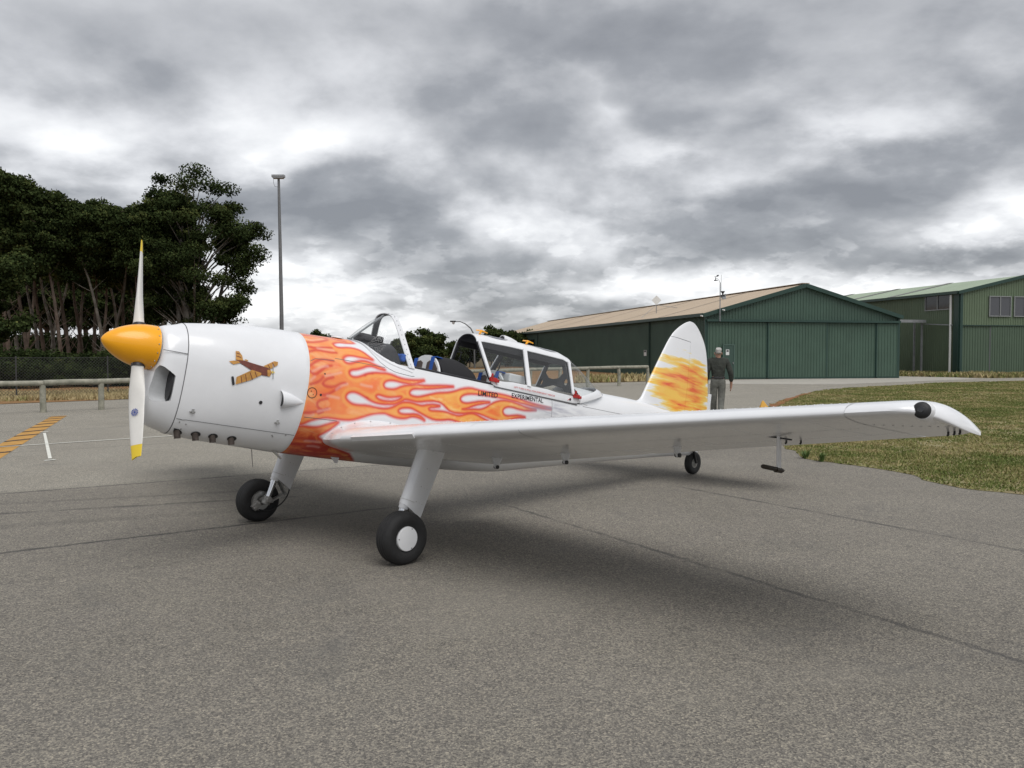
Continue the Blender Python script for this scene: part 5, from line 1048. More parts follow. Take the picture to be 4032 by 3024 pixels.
for q0,q1 in (((-1.075,.373),(-1.062,.420)),((-1.045,.350),(-1.028,.402)),((-1.012,.330),(-.985,.380)),((-.975,.316),(-.955,.356)),((-.88,.243),(-.862,.266)),((-.845,.220),(-.825,.248)),((-1.128,.205),(-1.10,.208)),((-1.128,.228),(-1.092,.232))):
    d=Vector((q1[0]-q0[0],q1[1]-q0[1],0)).normalized(); n_=Vector((-d.y,d.x,0))*.0028; decal('emblem_rib',[(q0[0]-n_.x,q0[1]-n_.y),(q1[0]-n_.x,q1[1]-n_.y),(q1[0]+n_.x,q1[1]+n_.y),(q0[0]+n_.x,q0[1]+n_.y)],EMB_B,emb,.0092)
decal('emblem_propeller',[(-.842,.232),(-.836,.231),(-.823,.346),(-.829,.347)],mat('emblem_grey',(.28,.29,.3),.4),emb,.0092)
# blister with forward-facing mouth
b=MB(); rings=[]
for t in np.linspace(0,1,12):
    x=-.735+.20*t; rr=.060*(1-t**1.7)+.003; cp=SP(x,.487,.0); rings.append([cp+Vector((.0 if t else -.012*math.sin(a),rr*.85*max(-.25,math.cos(a))+ (0 if 1 else 0),rr*1.05*math.sin(a))) for a in np.linspace(-math.pi,math.pi,22,endpoint=False)])
b.loft(rings,caps=False); bl=aobj(b,'blister_scoop',WHITE,cowl)
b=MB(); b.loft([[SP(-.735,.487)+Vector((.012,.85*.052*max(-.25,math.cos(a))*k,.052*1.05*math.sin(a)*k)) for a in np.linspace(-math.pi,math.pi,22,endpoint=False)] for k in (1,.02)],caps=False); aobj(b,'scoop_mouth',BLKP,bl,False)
b=MB(); b.lathe([(.05,0),(.045,.018),(.02,.03),(0,.032)],16,Matrix.Translation((-.93,-.02,1.668))@Matrix.Rotation(R(-8),4,'Y')@Matrix.Diagonal((1.6,1,1,1))); aobj(b,'top_bump',WHITE2,cowl)
for i,x in enumerate((-1.411,-1.28,-1.15,-1.003)):
    y,z=surf(x,s_at(x,.79)); b=MB(); p=Vector((x,y*.88,z-.03)); d=Vector((.18,.12,-1)).normalized(); b.tube([p-d*.03,p+d*.036],.024,12,caps=False); b.tube([p-d*.03,p+d*.033],.020,12,caps=True); aobj(b,'exhaust_stub',BROWNEX,cowl)
    b=MB(); nn=16; sx=s_at(x,.775); decal('exhaust_port',[(x+.036*math.cos(2*math.pi*j/nn),sx+.030*math.sin(2*math.pi*j/nn)) for j in range(nn)],BLKP,cowl,.0055)
# nose cowl with its port intake cut into the front
NS=[(-1.474,1.585,.750,.215),(-1.52,1.567,.766,.214),(-1.57,1.553,.779,.210),(-1.61,1.543,.796,.203),(-1.64,1.532,.822,.190),(-1.662,1.512,.865,.168),(-1.672,1.46,.93,.130)]
rings=[]
for i,(x,zt,zb,hw) in enumerate(NS):
    a=np.linspace(0,np.pi/2,26); nb=2.5; u=i/(len(NS)-1)
    yu=hw*np.sin(a); zu=1.27+(zt-1.27)*np.cos(a); yl=hw*np.cos(a[1:])**(2/nb); zl_=1.27-(1.27-zb)*np.sin(a[1:])**(2/nb); y=np.r_[yu,yl]; z=np.r_[zu,zl_]
    sx=lambda zz:x+.030*u*min(1,max(0,(zz-1.05)/.2))-.012*u*min(1,max(0,(1.1-zz)/.2))
    rings.append([Vector((sx(c),p,c)) for p,c in zip(y,z)]+[Vector((sx(c),-p,c)) for p,c in zip(y[-2:0:-1],z[-2:0:-1])])
b=MB(); b.loft(rings); nose=aobj(b,'nose_cowl',WHITE)
DUCT=mat('duct_grey',(.42,.43,.44),.55,var=.15,vs=8)
cut=MB(); cr=[]
for x,k in ((-1.80,1.0),(-1.535,.94)):
    cr.append([Vector((x,.170+(.062*k)*math.copysign(abs(math.cos(a))**.85,math.cos(a))+(x+1.65)*-.10,1.105+.135*k*math.copysign(abs(math.sin(a))**.75,math.sin(a)))) for a in np.linspace(0,2*math.pi,32,endpoint=False)])
cut.loft(cr); cuto=aobj(cut,'intake_cutter',DUCT,smooth=False)
bo=nose.modifiers.new('cut','BOOLEAN'); bo.object=cuto; bo.operation='DIFFERENCE'; bo.solver='EXACT'
try: bo.material_mode='TRANSFER'
except Exception: pass
bpy.context.view_layer.update(); me2=bpy.data.meshes.new_from_object(nose.evaluated_get(bpy.context.evaluated_depsgraph_get())); nose.modifiers.clear(); nose.data=me2; bpy.data.objects.remove(cuto)
me2.polygons.foreach_set('use_smooth',[True]*len(me2.polygons)); me2.set_sharp_from_angle(angle=R(40))
b=MB(); b.loft([[Vector((x,.150+.046*math.cos(a),1.105+.112*math.copysign(abs(math.sin(a))**.75,math.sin(a)))) for a in np.linspace(0,2*math.pi,24,endpoint=False)] for x in (-1.552,-1.538)]); aobj(b,'intake_shade_plate',BLKP,nose,False)  # black plate added at the duct end, standing for shade deep inside
b=MB()
for sd_ in (1,-1):
    pts=[]
    for x in np.linspace(-1.474,-1.645,12):
        hw=float(np.interp(-x,[-q[0] for q in NS],[q[3] for q in NS])); pts.append(Vector((x,sd_*(hw*.985+.0022),1.345+(.004))))
    b=MB(); b.tube(pts,.0026,5); aobj(b,'panel_seam',SEAM,nose)
b=MB(); b.loft([[p+Vector((0,p.y*.006,(p.z-1.2)*.003)) for p in cowl_rings(x,x+.001,2,.004)[0]] for x in (-1.4735,-1.4690)],caps=False); aobj(b,'nose_joint',SEAM,nose,False)
# ---- spinner and propeller
TL=1.36; MX=Matrix.Translation((0,0,TL))@Matrix.Rotation(R(-90),4,'Y')   # lathe z -> -x
prof=[(0.0,2.018)]
for t in np.linspace(0,1,22)[1:]: prof.append((.166*math.sin(t*math.pi/2)**.80,2.018-.36*t**1.25))
prof+=[(.167,1.655)]
b=MB(); b.lathe([(r,h) for r,h in prof],40,MX); SPN=aobj(b,'spinner',YEL)
b=MB(); b.lathe([(.150,1.640),(.158,1.650),(.158,1.6545),(.150,1.6545)],40,MX); aobj(b,'spinner_backplate',STEEL)
b=MB()
for j in range(16):
    a=2*math.pi*j/16+.15; p=Vector((-1.672,.1675*math.cos(a),TL+.1675*math.sin(a))); b.lathe([(.0055,-.002),(.004,.002),(0,.0025)],8,Matrix.Translation(p)@Vector((0,math.cos(a),math.sin(a))).to_track_quat('Z','Y').to_matrix().to_4x4())
aobj(b,'spinner_screws',STEEL,SPN)['kind']='stuff'
PRX=-1.755; PR=.863
PROPW=mat('propeller_white',(.66,.645,.61),.4,var=.06,vs=7); TIPY=mat('tip_yellow',(.72,.52,.03),.45)
def blade(sgn):
    dz=Vector((0,sgn*.3,-sgn*.809)).normalized(); tn=Vector((0,dz.z*-1,dz.y))   # in-plane, perpendicular
    tn=Vector((0,-dz.z,dz.y))
    def ring(r):
        u=(r-.10)/(PR-.10); be=R(np.interp(u,[0,.25,.6,1],[46,39,32,27])); ch=float(np.interp(u,[0,.12,.35,.6,.85,1],[.075,.088,.125,.120,.098,.076])); th=float(np.interp(u,[0,.12,.4,1],[.050,.034,.017,.006]))
        cd=Vector((1,0,0))*math.sin(be)+tn*math.cos(be); nd=Vector((1,0,0))*math.cos(be)-tn*math.sin(be); c=Vector((PRX,0,TL))+dz*r; off=-.02 if u>.3 else 0
        sw=float(np.interp(u,[0,.5,1],[0,0,.012])); out=[]
        for a in np.linspace(0,2*math.pi,20,endpoint=False):
            q=math.cos(a)*.5; t_=math.sin(a)*.5*(1-.35*math.cos(a)) ; rr=dz*(-.035*(q+.5) if u>.985 else 0)
            out.append(c+cd*(q*ch+sw)+nd*t_*th*2+rr)
        return out
    b=MB(); b.loft([ring(r) for r in np.linspace(.10,PR-.105,26)]); bl=aobj(b,'propeller_blade',PROPW)
    b=MB(); b.loft([ring(r) for r in np.linspace(PR-.1045,PR,7)]); aobj(b,'blade_tip',TIPY,bl)
    b=MB(); b.tube([Vector((PRX,0,TL))+dz*.09,Vector((PRX,0,TL))+dz*.170],.047,16); aobj(b,'blade_collar',BLKP,bl)
    return bl,dz,tn,ring
bl1,dz1,tn1,rg1=blade(1); blade(-1)
# round blue maker's mark on the lower blade
b=MB(); u_r=.52; rr_=rg1(u_r); be=R(np.interp((u_r-.1)/(PR-.1),[0,.25,.6,1],[46,39,32,27])); cd=Vector((1,0,0))*math.sin(be)+tn1*math.cos(be); nd=Vector((1,0,0))*math.cos(be)-tn1*math.sin(be); cc=Vector((PRX,0,TL))+dz1*u_r-nd*.0205
for j in range(12):
    a0,a1=2*math.pi*(j+.12)/12,2*math.pi*(j+.75)/12; b.add([cc+(cd*math.cos(a)+dz1*math.sin(a))*r for a,r in ((a0,.013),(a1,.013),(a1,.028),(a0,.028))],[(0,1,2,3)])
b.add([cc+(cd*math.cos(2*math.pi*j/10)+dz1*math.sin(2*math.pi*j/10))*.009 for j in range(10)],[tuple(range(10))])
aobj(b,'maker_mark',mat('mark_blue',(.05,.08,.30),.5),bl1,False)

# ---- wings
WQ=(-0.348,0.863,0.192,1.372,1.875,1.129,0.914,-1.518,0.15,0.13)
def naca(t,tc,cam=.014,p=.4):
    th=5*tc*(.2969*math.sqrt(t)-.126*t-.3516*t*t+.2843*t**3-.1036*t**4); yc=cam/p**2*(2*p*t-t*t) if t<p else cam/(1-p)**2*(1-2*p+2*p*t-t*t); return yc+th,yc-th
def wpt(y,t,up):
    """wing skin at span y, chord fraction t"""
    xr,zr,xt,zt,cr,ct,inc,wash,tr,tt=WQ; u=(y-.45)/4.15; xl=xr+(xt-xr)*u; zl=zr+(zt-zr)*u; ch=cr+(ct-cr)*u; a=R(inc+wash*u); tc=tr+(tt-tr)*min(u,1)
    xo=0; ch2=ch; drop=0.0
    if y>4.50:
        v=min(1,(y-4.50)/.35); rec=.50*(1-math.sqrt(max(0,1-v**4))); ch2=ch*(1-rec-.46*v**2.5); xo=rec*ch; tc=tc*max(.10,math.sqrt(max(0,1-v**5)))*ch/ch2; drop=-.07*v**6
    z1,z2=naca(t,tc); z2=z2 if t<=0 else (z1+z2)/2-(z1-z2)/2*.55; X=xo+t*ch2; Z=(z1 if up else z2)*ch2+drop
    return Vector((xl+X*math.cos(a)+Z*math.sin(a),y,zl+Z*math.cos(a)-X*math.sin(a)))
def wring(y,t0,t1,n=22):
    k=[t0+(t1-t0)*(.5*(1-math.cos(math.pi*i/n))) for i in range(n+1)]
    up=[wpt(y,t,True) for t in k[::-1]]; lo=[wpt(y,t,False) for t in (k[1:] if t0==0 else k)]
    if t1>=1: lo=lo[:-1] if False else lo
    return up+lo
WHT_W=WHITE
def wing(sd_):
    fl=lambda v:Vector((v.x,sd_*v.y,v.z))
    def part(name,ys,t0,t1,parent,m=WHT_W,ang=50):
        b=MB(); b.loft([[fl(p) for p in wring(y,t0,t1)] for y in ys]); return aobj(b,name,m,parent,angle=ang)
    b=MB(); HNG=.735
    b.loft([[fl(p) for p in wring(y,0,HNG)] for y in np.linspace(.60,4.40,40)])
    b.loft([[fl(p) for p in wring(y,0,1)] for y in (4.402,4.45,4.50,4.55,4.60,4.65,4.69,4.73,4.76,4.79,4.81,4.828,4.84,4.847,4.85)])
    wg=aobj(b,'wing',WHT_W,angle=50)
    part('flap',np.linspace(.46,2.34,14),HNG+.006,1,wg); part('aileron',np.linspace(2.352,4.392,16),HNG+.006,1,wg)
    # seams and rivet lines on the skin
    b=MB()
    SEAM2=mat('faint_seam',(.42,.43,.44),.6)
    def wstrip(path,up,w=.004,off=.0015,n=30):
        P=np.array(path,float); tt=np.linspace(0,1,n); q=np.linspace(0,1,len(P)); Q=np.stack([np.interp(tt,q,P[:,0]),np.interp(tt,q,P[:,1])],-1); vs=[]
        for y,t in Q:
            p=wpt(y,t,up); d1=wpt(y+.01,t,up)-wpt(y-.01,t,up); d2=wpt(y,min(.99,t+.005),up)-wpt(y,max(.001,t-.005),up); nn=d1.cross(d2).normalized(); nn=nn if (nn.z>0)==up else -nn; p=p+nn*off
            along=(Q[-1]-Q[0]); dirv=(d1 if abs(along[0])>abs(along[1]) else d2).normalized(); sidev=dirv.cross(nn).normalized()*w/2; vs+=[fl(p-sidev),fl(p+sidev)]
        b=MB(); b.add(vs,[(2*i,2*i+2,2*i+3,2*i+1) for i in range(n-1)]); aobj(b,'panel_seam',SEAM2 if up or path[0][0]>4 else SEAM,wg,False)
    wstrip([(2.345,.0),(2.345,.25)],False); wstrip([(2.1,.06),(2.1,.6)],False,.003); wstrip([(4.40,.02),(4.40,.72)],True,.005); wstrip([(4.40,.02),(4.40,.72)],False,.004); wstrip([(.9,.38),(4.3,.38)],False,.003); wstrip([(1.9,.0),(1.9,.6)],True,.003)
    # rivet rows, lower and upper skin
    b=MB()
    def riv(y,t,up):
        p=wpt(y,t,up); sg=1 if up else -1; r=.0042; q=[fl(p+Vector((dx,dy,-.0005*sg))) for dx,dy in ((r,0),(0,r),(-r,0),(0,-r))]+[fl(p+Vector((0,0,.0026*sg)))]
        b.add(q,[(0,1,4),(1,2,4),(2,3,4),(3,0,4)])
    for up in (False,True):
        for y in (.98,1.52,2.08,2.62,3.16,3.70,4.20):
            for t in np.linspace(.06,.70,46): riv(y,float(t),up)
        for t in (.14,.36,.70):
            for y in np.arange(.75,4.38,.045): riv(float(y),t,up)
    aobj(b,'skin_rivets',WHITE2,wg,False)['kind']='stuff'
    # root fillet
    rings=[]
    for y,k,fw,tw in ((.66,.002,.0,0),(.60,.004,-.003,0),(.54,.009,-.010,0),(.48,.018,-.022,0),(.42,.034,-.040,0),(.37,.052,-.060,0),(.33,.066,-.072,0),(.28,.074,-.080,0),(.20,.078,-.085,0)):
        r=[]
        for p in wring(max(y,.45) if y<.45 else y,0,.80):
            c=wpt(max(y,.45),.30,True); c2=wpt(max(y,.45),.30,False); zc=(c.z+c2.z)/2; xc=wpt(max(y,.45),.35,True).x; w_=min(1,max(0,(wpt(max(y,.45),.78,True).x-p.x)/.5))
            dz=(p.z-zc); L=math.hypot((p.x-xc)*.35,dz)+1e-6
            r.append(Vector((p.x-fw*max(0,min(1,(xc-.2-p.x)/.45)),sd_*y,p.z+(k*dz/L if dz>0 else .35*k*dz/L)*w_)))
        rings.append(r)
    b=MB(); b.loft(rings); flt=aobj(b,'root_fillet',WHT_W,wg)
    b=MB()
    for r in (rings[5],):
        n=len(r)
        for i in range(2,n-4,2):
            p=r[i]; 
            if p.x<.6: b.lathe([(.006,-.003),(.0045,.003),(0,.0035)],7,Matrix.Translation(p+Vector((0,sd_*.004,.001)))@Vector((0,sd_,.3)).to_track_quat('Z','Y').to_matrix().to_4x4())
    aobj(b,'fillet_screws',STEEL,flt)['kind']='stuff'
    # leading-edge stall strip
    b=MB(); rr=[]
    for y in np.linspace(.74,1.40,8):
        p=wpt(y,.0,True); n1=Vector((-1,0,.12)); rr.append([fl(p+Vector((.012,0,.026))),fl(p+Vector((-.020,0,.004))),fl(p+Vector((.008,0,-.024))),fl(p+Vector((.03,0,.0)))])
    b.loft(rr); aobj(b,'stall_strip',WHITE2,wg,False)
    # landing light in its fairing at the tip
    c=wpt(4.735,.0,True); cc=fl(c+Vector((.03,.0,.012))); ax=Vector((-1,sd_*.12,.02)).normalized(); Ml=Matrix.Translation(cc)@ax.to_track_quat('Z','Y').to_matrix().to_4x4()
    b=MB(); b.lathe([(.044,-.20),(.050,-.10),(.049,-.02),(.045,.010),(.040,.013)],24,Ml); lf=aobj(b,'light_fairing',WHT_W,wg)
    b=MB(); b.lathe([(.042,-.02),(.0425,.014),(.039,.032),(.030,.042),(.015,.047),(.0,.048)],24,Ml); ll=aobj(b,'landing_light',BLK,lf)
    b=MB(); b.lathe([(.022,.040),(.015,.0485),(0,.051)],20,Ml); aobj(b,'light_lens',mat('dark_lens',(.02,.02,.023),.12,spec=.7),ll)
    # hinge brackets, balance weights, wicks
    for y,t,h in ((1.03,.735,.085),(1.80,.735,.075),(2.84,.735,.065)):
        p=wpt(y,t-.10,False); q=wpt(y,t,False); b=MB(); b.loft([[fl(a+Vector((0,dy,0))) for a in (p+Vector((.06,0,.02)),p+Vector((.13,0,-h)),p+Vector((.16,0,-h+.01)),q+Vector((.02,0,.02)))] for dy in (-.008,.008)]); hb=aobj(b,'hinge_bracket',WHITE2,wg,False)
        b=MB(); b.tube([fl(p+Vector((.142,-.02,-h+.012))),fl(p+Vector((.142,.02,-h+.012)))],.016,10); aobj(b,'hinge_bolt',BLKP,hb)
    for y,t in ((3.66,.72),(3.72,.78),(4.60,.80),(4.64,.80),(4.68,.80)):
        p=wpt(y,t,False); b=MB(); b.tube([fl(p+Vector((0,0,.005))),fl(p+Vector((.004,0,-.016))),fl(p+Vector((-.006,0,-.021)))],.0065,8); aobj(b,'balance_weight',BLKP,wg)
    b=MB()
    for i in range(11):
        y=4.40+.33*i/10; p=wpt(y,.22+.035*i,False); b.box(fl(p+Vector((0,0,-.001))),(.006,.010,.003))
    aobj(b,'tip_screws',STEEL,wg,False)['kind']='stuff'
    return wg
WP=wing(1); wing(-1)
# pressure head mast below the port wing
p=wpt(3.742,.525,False); dn=A2L(0,0,-1)-A2L(0,0,0); b=MB(); q=p+dn*.205
pm=MB(); pm.loft([[a+Vector((dx,dy,0)) for dx,dy in ((-.028,0),(-.014,.009),(.016,.009),(.03,0),(.016,-.009),(-.014,-.009))] for a in (p-dn*.03,q)]); pmo=aobj(pm,'pressure_mast',WHITE2,WP,False)
b=MB(); b.tube([q+Vector((-.20,0,.004)),q+Vector((-.19,0,.004)),q+Vector((.03,0,0)),q+Vector((.06,0,0))],[.011,.014,.014,.009],12); b.tube([q+Vector((-.04,0,-.002)),q+Vector((.03,0,-.002))],.017,12); aobj(b,'pressure_head',mat('head_bronze',(.035,.026,.018),.45,metal=.5,var=.4,vs=30),pmo)
b=MB(); b.bar(p+Vector((-.02,-.075,-.004)),p+Vector((.02,.075,-.012)),.010); aobj(b,'locking_pin',BLKP,pmo,False)
# ---- tail
FO=[(4.05,1.74),(4.10,1.80),(4.219,1.829),(4.294,1.979),(4.397,2.183),(4.526,2.43),(4.689,2.719),(4.812,2.843),(4.98,2.955),(5.089,2.995)]; FT=[(5.70,1.74),(5.718,1.922),(5.619,2.412),(5.536,2.671),(5.448,2.802),(5.299,2.934),(5.19,2.990),(5.11,2.996)]
FO=smooth_poly(FO,False,3).tolist(); FT=smooth_poly(FT,False,3).tolist()
fle=lambda z:float(np.interp(z,[q[1] for q in FO],[q[0] for q in FO])); fte=lambda z:float(np.interp(z,[q[1] for q in FT],[q[0] for q in FT]))
def fin_material():
    m=bpy.data.materials.new('fin_airbrush'); m.use_nodes=True; k=NT(m.node_tree); p=k.n['Principled BSDF']; tc=k.new('ShaderNodeTexCoord'); sp=k.new('ShaderNodeSeparateXYZ'); k.link(tc.outputs['Object'],sp.inputs[0]); X,_,Z=sp.outputs
    mp=k.new('ShaderNodeMapping'); k.link(tc.outputs['Object'],mp.inputs[0]); mp.inputs['Scale'].default_value=(.30,0,2.6); mp.inputs['Rotation'].default_value=(0,R(-9),0); n=k.noise(mp.outputs[0],6,3,.5); n2=k.noise(mp.outputs[0],4,3,.5)
    dx=k.m('DIVIDE',k.m('SUBTRACT',X,5.06),.80); dz=k.m('DIVIDE',k.m('SUBTRACT',Z,2.12),.42); r=k.m('SQRT',k.m('ADD',k.m('MULTIPLY',dx,dx),k.m('MULTIPLY',dz,dz)))
    q=k.m('SUBTRACT',k.m('ADD',k.m('SUBTRACT',1.0,r),k.m('MULTIPLY',k.m('SUBTRACT',n,.5),1.9)),.05)
    c=k.ramp(q,[(0,(.76,.77,.79)),(.07,(.80,.70,.42)),(.22,(.84,.55,.09)),(.42,(.84,.30,.05)),(.62,(.72,.10,.04)),(.85,(.82,.27,.06)),(1,(.84,.45,.09))]); c=k.mix(k.m('MULTIPLY',k.mr(n2,.45,.62),k.mr(q,.1,.3)),c,(.84,.52,.10))
    k.link(c,p.inputs['Base Color']); p.inputs['Roughness'].default_value=.28; p.inputs['Coat Weight'].default_value=.3; return m
FINM=fin_material()
def finmesh(zr,x0f,x1f,n=22):
    rings=[]
    for z in zr:
        le,te=fle(z),fte(z); ch=te-le; a,c=x0f(z),x1f(z); tc=.10*(1-.35*(z-1.8)/1.2); r=[]
        ks=[a+(c-a)*.5*(1-math.cos(math.pi*i/n)) for i in range(n+1)]
        def th(x): t=min(1,max(0,(x-le)/max(ch,.02))); return max(.0015,tc*min(ch,1.3)*(1.4845*math.sqrt(t)-.63*t-1.758*t*t+1.4215*t**3-.518*t**4)*5*.2)
        r=[Vector((x,th(x),z)) for x in ks[::-1]]+[Vector((x,-th(x),z)) for x in ks[1:]]
        rings.append(r)
    return rings
HX=5.12; ZH=2.722
b=MB(); b.loft(finmesh(np.linspace(1.745,ZH-.004,60),fle,lambda z:min(HX-.0015,fte(z)))); fin=aobj(b,'fin',FINM,angle=55)
b=MB(); b.loft(finmesh(np.linspace(1.80,ZH+.003,36),lambda z:HX+.0015,fte)); b.loft(finmesh(np.r_[np.linspace(ZH+.003,2.93,16),2.945,2.958,2.968,2.977,2.984,2.989,2.992],fle,fte)); aobj(b,'rudder',FINM,angle=55)
b=MB(); b.box((5.735,0,2.0),(.07,.006,.26)); aobj(b,'rudder_tab',WHITE2,smooth=False)
for sd_ in (1,-1):
    b=MB(); rings=[]
    for y in np.linspace(0,1.70,14):
        v=y/1.70; rec=.20*(1-math.sqrt(max(0,1-v**6))); le=4.62+.16*v+rec; te=5.46-.05*v-rec*.5; ch=te-le; r=[]
        for i in range(15): t=.5*(1-math.cos(math.pi*i/14)); r.append((t,naca(t,.10,0)[0]))
        rings.append([Vector((le+t*ch,sd_*y,1.60+h*ch)) for t,h in r[::-1]]+[Vector((le+t*ch,sd_*y,1.60-h*ch)) for t,h in r[1:]])
    b.loft(rings); aobj(b,'tailplane',WHITE,angle=55)
# tail wheel
tw=A2L(5.63,0,.155); TY=mat('tyre_rubber',(.014,.014,.0145),.75,var=.25,vs=25,bump=.2,bs=120)
Rx=lambda:Matrix.Rotation(R(90),4,'X')
def wheel(c,r,w,rim,parent,name='tyre'):
    b=MB(); pf=[(rim*.99,-w*.36),(rim+.012,-w*.46),(r*.80,-w*.5),(r*.93,-w*.42),(r*.985,-w*.26),(r,-w*.08),(r,w*.08),(r*.985,w*.26),(r*.93,w*.42),(r*.80,w*.5),(rim+.012,w*.46),(rim*.99,w*.36)]
    # tread grooves
    pf=pf[:5]+[(r*.985,-w*.22),(r*.972,-w*.20),(r*.972,-w*.17),(r*.99,-w*.15),(r,-w*.06),(r*.986,-w*.045),(r*.986,-w*.015),(r,0.0),(r*.986,w*.03),(r,w*.06),(r*.99,w*.15),(r*.972,w*.17),(r*.972,w*.20),(r*.985,w*.22)]+pf[7:]
    b.lathe(pf+[pf[0]],48,Matrix.Translation(c)@Rx()); return aobj(b,name,TY,parent,angle=70)
b=MB(); b.tube([tw+Vector((-.10,0,.26)),tw+Vector((-.10,0,.17))],.035,12); b.bar(tw+Vector((-.10,.055,.17)),tw+Vector((0,.055,0)),.02,.03,up=(0,1,0)); b.bar(tw+Vector((-.10,-.055,.17)),tw+Vector((0,-.055,0)),.02,.03,up=(0,1,0)); b.box(tw+Vector((-.09,0,.175)),(.08,.14,.03)); tl_=aobj(b,'tailwheel_fork',BLKP,smooth=False)
wheel(tw,.150,.085,.062,tl_); b=MB(); b.lathe([(.064,-.032),(.058,-.03),(.02,-.045),(.02,.045),(.058,.03),(.064,.032)],24,Matrix.Translation(tw)@Rx()); aobj(b,'wheel_hub',CAST,tl_)
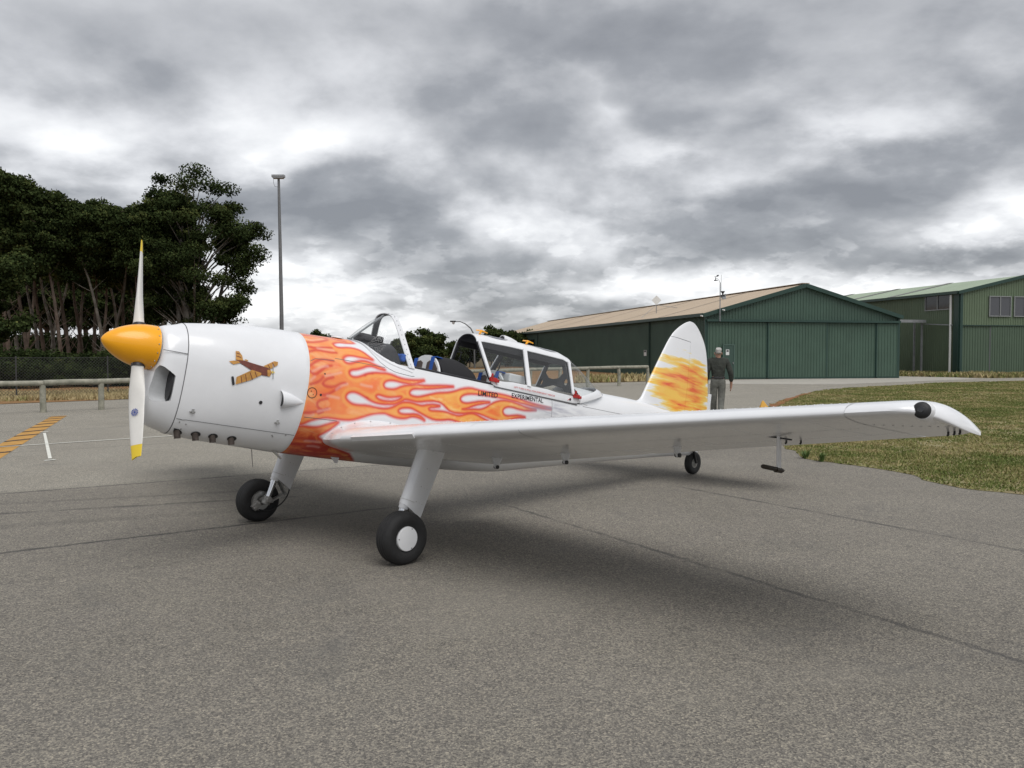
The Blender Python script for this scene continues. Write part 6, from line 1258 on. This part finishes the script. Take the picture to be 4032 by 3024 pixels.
# ---- main undercarriage
def gear(sd_):
    V3=lambda X,Y,Z:A2L(X,sd_*Y,Z)
    axle=V3(.03,1.146,.198); top=V3(.375,1.02,.92); kn=V3(.060,1.02,.215); d=(kn-top).normalized(); bot=top+d*((V3(.150,1.02,.40)-top).dot(d))
    lat=Vector((0,1,0)); aft=Vector((d.z*-1,0,d.x)); aft=aft if aft.x>0 else -aft; aft.normalize()
    b=MB(); b.tube([top,bot+d*-.06],.043,20); b.tube([bot+d*-.062,bot+d*-.055,bot+d*.01,bot+d*.018],[.043,.040,.040,.034],20); leg=aobj(b,'undercarriage_leg',WHITE)
    # streamlined fairing behind the tube
    rr=[]
    for t in np.linspace(0,1,10):
        c=top.lerp(bot+d*-.02,t); L=.205-.01*t+.02*(1-t); rr.append([c+aft*(-.046)+lat*.0,c+aft*-.03+lat*.036,c+lat*.047,c+aft*.05+lat*.044,c+aft*.12+lat*.028,c+aft*L+lat*.003,c+aft*L-lat*.003,c+aft*.12-lat*.028,c+aft*.05-lat*.044,c-lat*.047,c+aft*-.03-lat*.036])
    # slanted lower edge
    last=[p+d*(.055*max(0,(p-rr[-1][0]).dot(aft))/.2) for p in rr[-1]]; rr[-1]=last
    b=MB(); b.loft(rr); fr=aobj(b,'leg_fairing',WHITE,leg,angle=55)
    for k_ in (.10,.90):
        b=MB(); c=top.lerp(bot,k_); b.loft([[q+ (q-(c+aft*.05)).normalized()*.002 for q in [c+dd+aft*-.047,c+dd+aft*-.03+lat*.037,c+dd+lat*.048,c+dd+aft*.05+lat*.045,c+dd+aft*.05-lat*.045,c+dd-lat*.048,c+dd+aft*-.03-lat*.037]] for dd in (d*-.003,d*.003)],caps=False); aobj(b,'fairing_band',GREYP,fr)
    b=MB()
    for t in (.14,.40,.66,.88):
        for L_ in (.07,.11,.15): 
            for s2 in (1,-1): p=top.lerp(bot,t)+aft*L_+lat*s2*(.044-.28*max(0,L_-.05)*1.0); b.lathe([(.0055,-.003),(.004,.003),(0,.0035)],7,Matrix.Translation(p)@(lat*s2).to_track_quat('Z','Y').to_matrix().to_4x4())
    aobj(b,'fairing_rivets',STEEL,fr)['kind']='stuff'
    b=MB(); b.lathe([(.060,-.03),(.075,-.01),(.085,.03)],20,Matrix.Translation(top+d*.03)@(-d).to_track_quat('Z','Y').to_matrix().to_4x4()@Matrix.Diagonal((1,1,1,1))); aobj(b,'leg_socket',WHITE2,leg)
    b=MB(); b.tube([bot,kn],.029,18); aobj(b,'oleo_piston',CHROME,leg)
    # scissor link behind
    elb=kn.lerp(bot,.52)+aft*.155; u1=bot+aft*.045+d*.0; l1=kn+aft*.04
    b=MB()
    for s2 in (-.022,.022): b.bar(u1+lat*s2,elb+lat*s2*.5,.014,.026,up=(0,1,0)); b.bar(l1+lat*s2,elb+lat*s2*.5,.014,.026,up=(0,1,0))
    b.tube([elb-lat*.03,elb+lat*.03],.014,10); b.tube([u1-lat*.035,u1+lat*.035],.015,10); b.tube([l1-lat*.035,l1+lat*.035],.017,10); aobj(b,'scissor_link',CAST,leg)
    out=Vector((0,sd_,0))
    b=MB(); b.tube([kn+d*-.03,kn+d*.045],.040,16); b.tube([kn-out*.02,axle],.026,14); b.lathe([(.03,-.02),(.034,0),(.024,.01)],12,Matrix.Translation(kn-out*.045)@(-out).to_track_quat('Z','Y').to_matrix().to_4x4()); aobj(b,'axle_block',CAST,leg)
    wheel(axle,.203,.165,.095,leg)
    b=MB(); b.lathe([(.096,-.060),(.088,-.045),(.05,-.05),(.03,-.06),(.03,.05),(.088,.045),(.096,.060)],32,Matrix.Translation(axle)@Rx()); hub=aobj(b,'wheel_hub',CAST,leg)
    Mo=Matrix.Translation(axle+out*.066)@out.to_track_quat('Z','Y').to_matrix().to_4x4()
    b=MB(); b.lathe([(.094,-.02),(.094,.006),(.090,.012),(.05,.016),(0,.017)],40,Mo); hc=aobj(b,'hub_cap',WHITE,hub)
    b=MB()
    for a in (1.9,4.1,6.2): b.lathe([(.005,.010),(.004,.0155),(0,.016)],8,Mo@Matrix.Translation((.082*math.cos(a),.082*math.sin(a),0)))
    aobj(b,'cap_screws',BLKP,hc)
    Mi=Matrix.Translation(axle-out*.062)@(-out).to_track_quat('Z','Y').to_matrix().to_4x4()
    b=MB(); b.lathe([(.045,.0),(.086,.0),(.086,.008),(.045,.008),(.045,.0)],36,Mi); aobj(b,'brake_disc',STEEL,hub)
    cp=axle-out*.085+Vector((-.055,0,-.045)); b=MB(); b.box(cp,(.06,.055,.085),M=Matrix.Rotation(R(40),3,'Y'))
    for e in (-.026,.026): b.tube([cp+Vector((e*.7,-sd_*.04,e)),cp+Vector((e*.7,sd_*.02,e))],.014,10)
    aobj(b,'brake_caliper',CAST,hub,False,bevel=.008)
    h0=bot+aft*.16+d*-.02; h3=cp+Vector((.03,-sd_*.02,-.035)); c1=h0+A2L(0,0,-.16)-A2L(0,0,0)+aft*.03; c2=h3+Vector((.16,0,-.035)); pts=[]
    for t in np.linspace(0,1,18): pts.append(h0*(1-t)**3+c1*(3*t*(1-t)**2)+c2*(3*t*t*(1-t))+h3*t**3)
    b=MB(); b.tube(pts,.0065,8); aobj(b,'brake_hose',BLK,leg)
gear(1); gear(-1)
# belly aerials
b=MB(); b.tube([Vector((-.70,-.10,.72)),Vector((-.66,-.10,.56))],.004,6); aobj(b,'whip_aerial',STEEL)
b=MB(); b.loft([[Vector((x,.12+dy,z)) for x,z in ((-.08,.72),(.0,.72),(-.01,.67),(-.03,.67))] for dy in (-.006,.006)]); aobj(b,'blade_aerial',WHITE2,smooth=False)
b=MB(); b.tube([Vector((-.62,.10,.72)),Vector((-.54,.12,.66))],.010,8); aobj(b,'drain_pipe',STEEL)
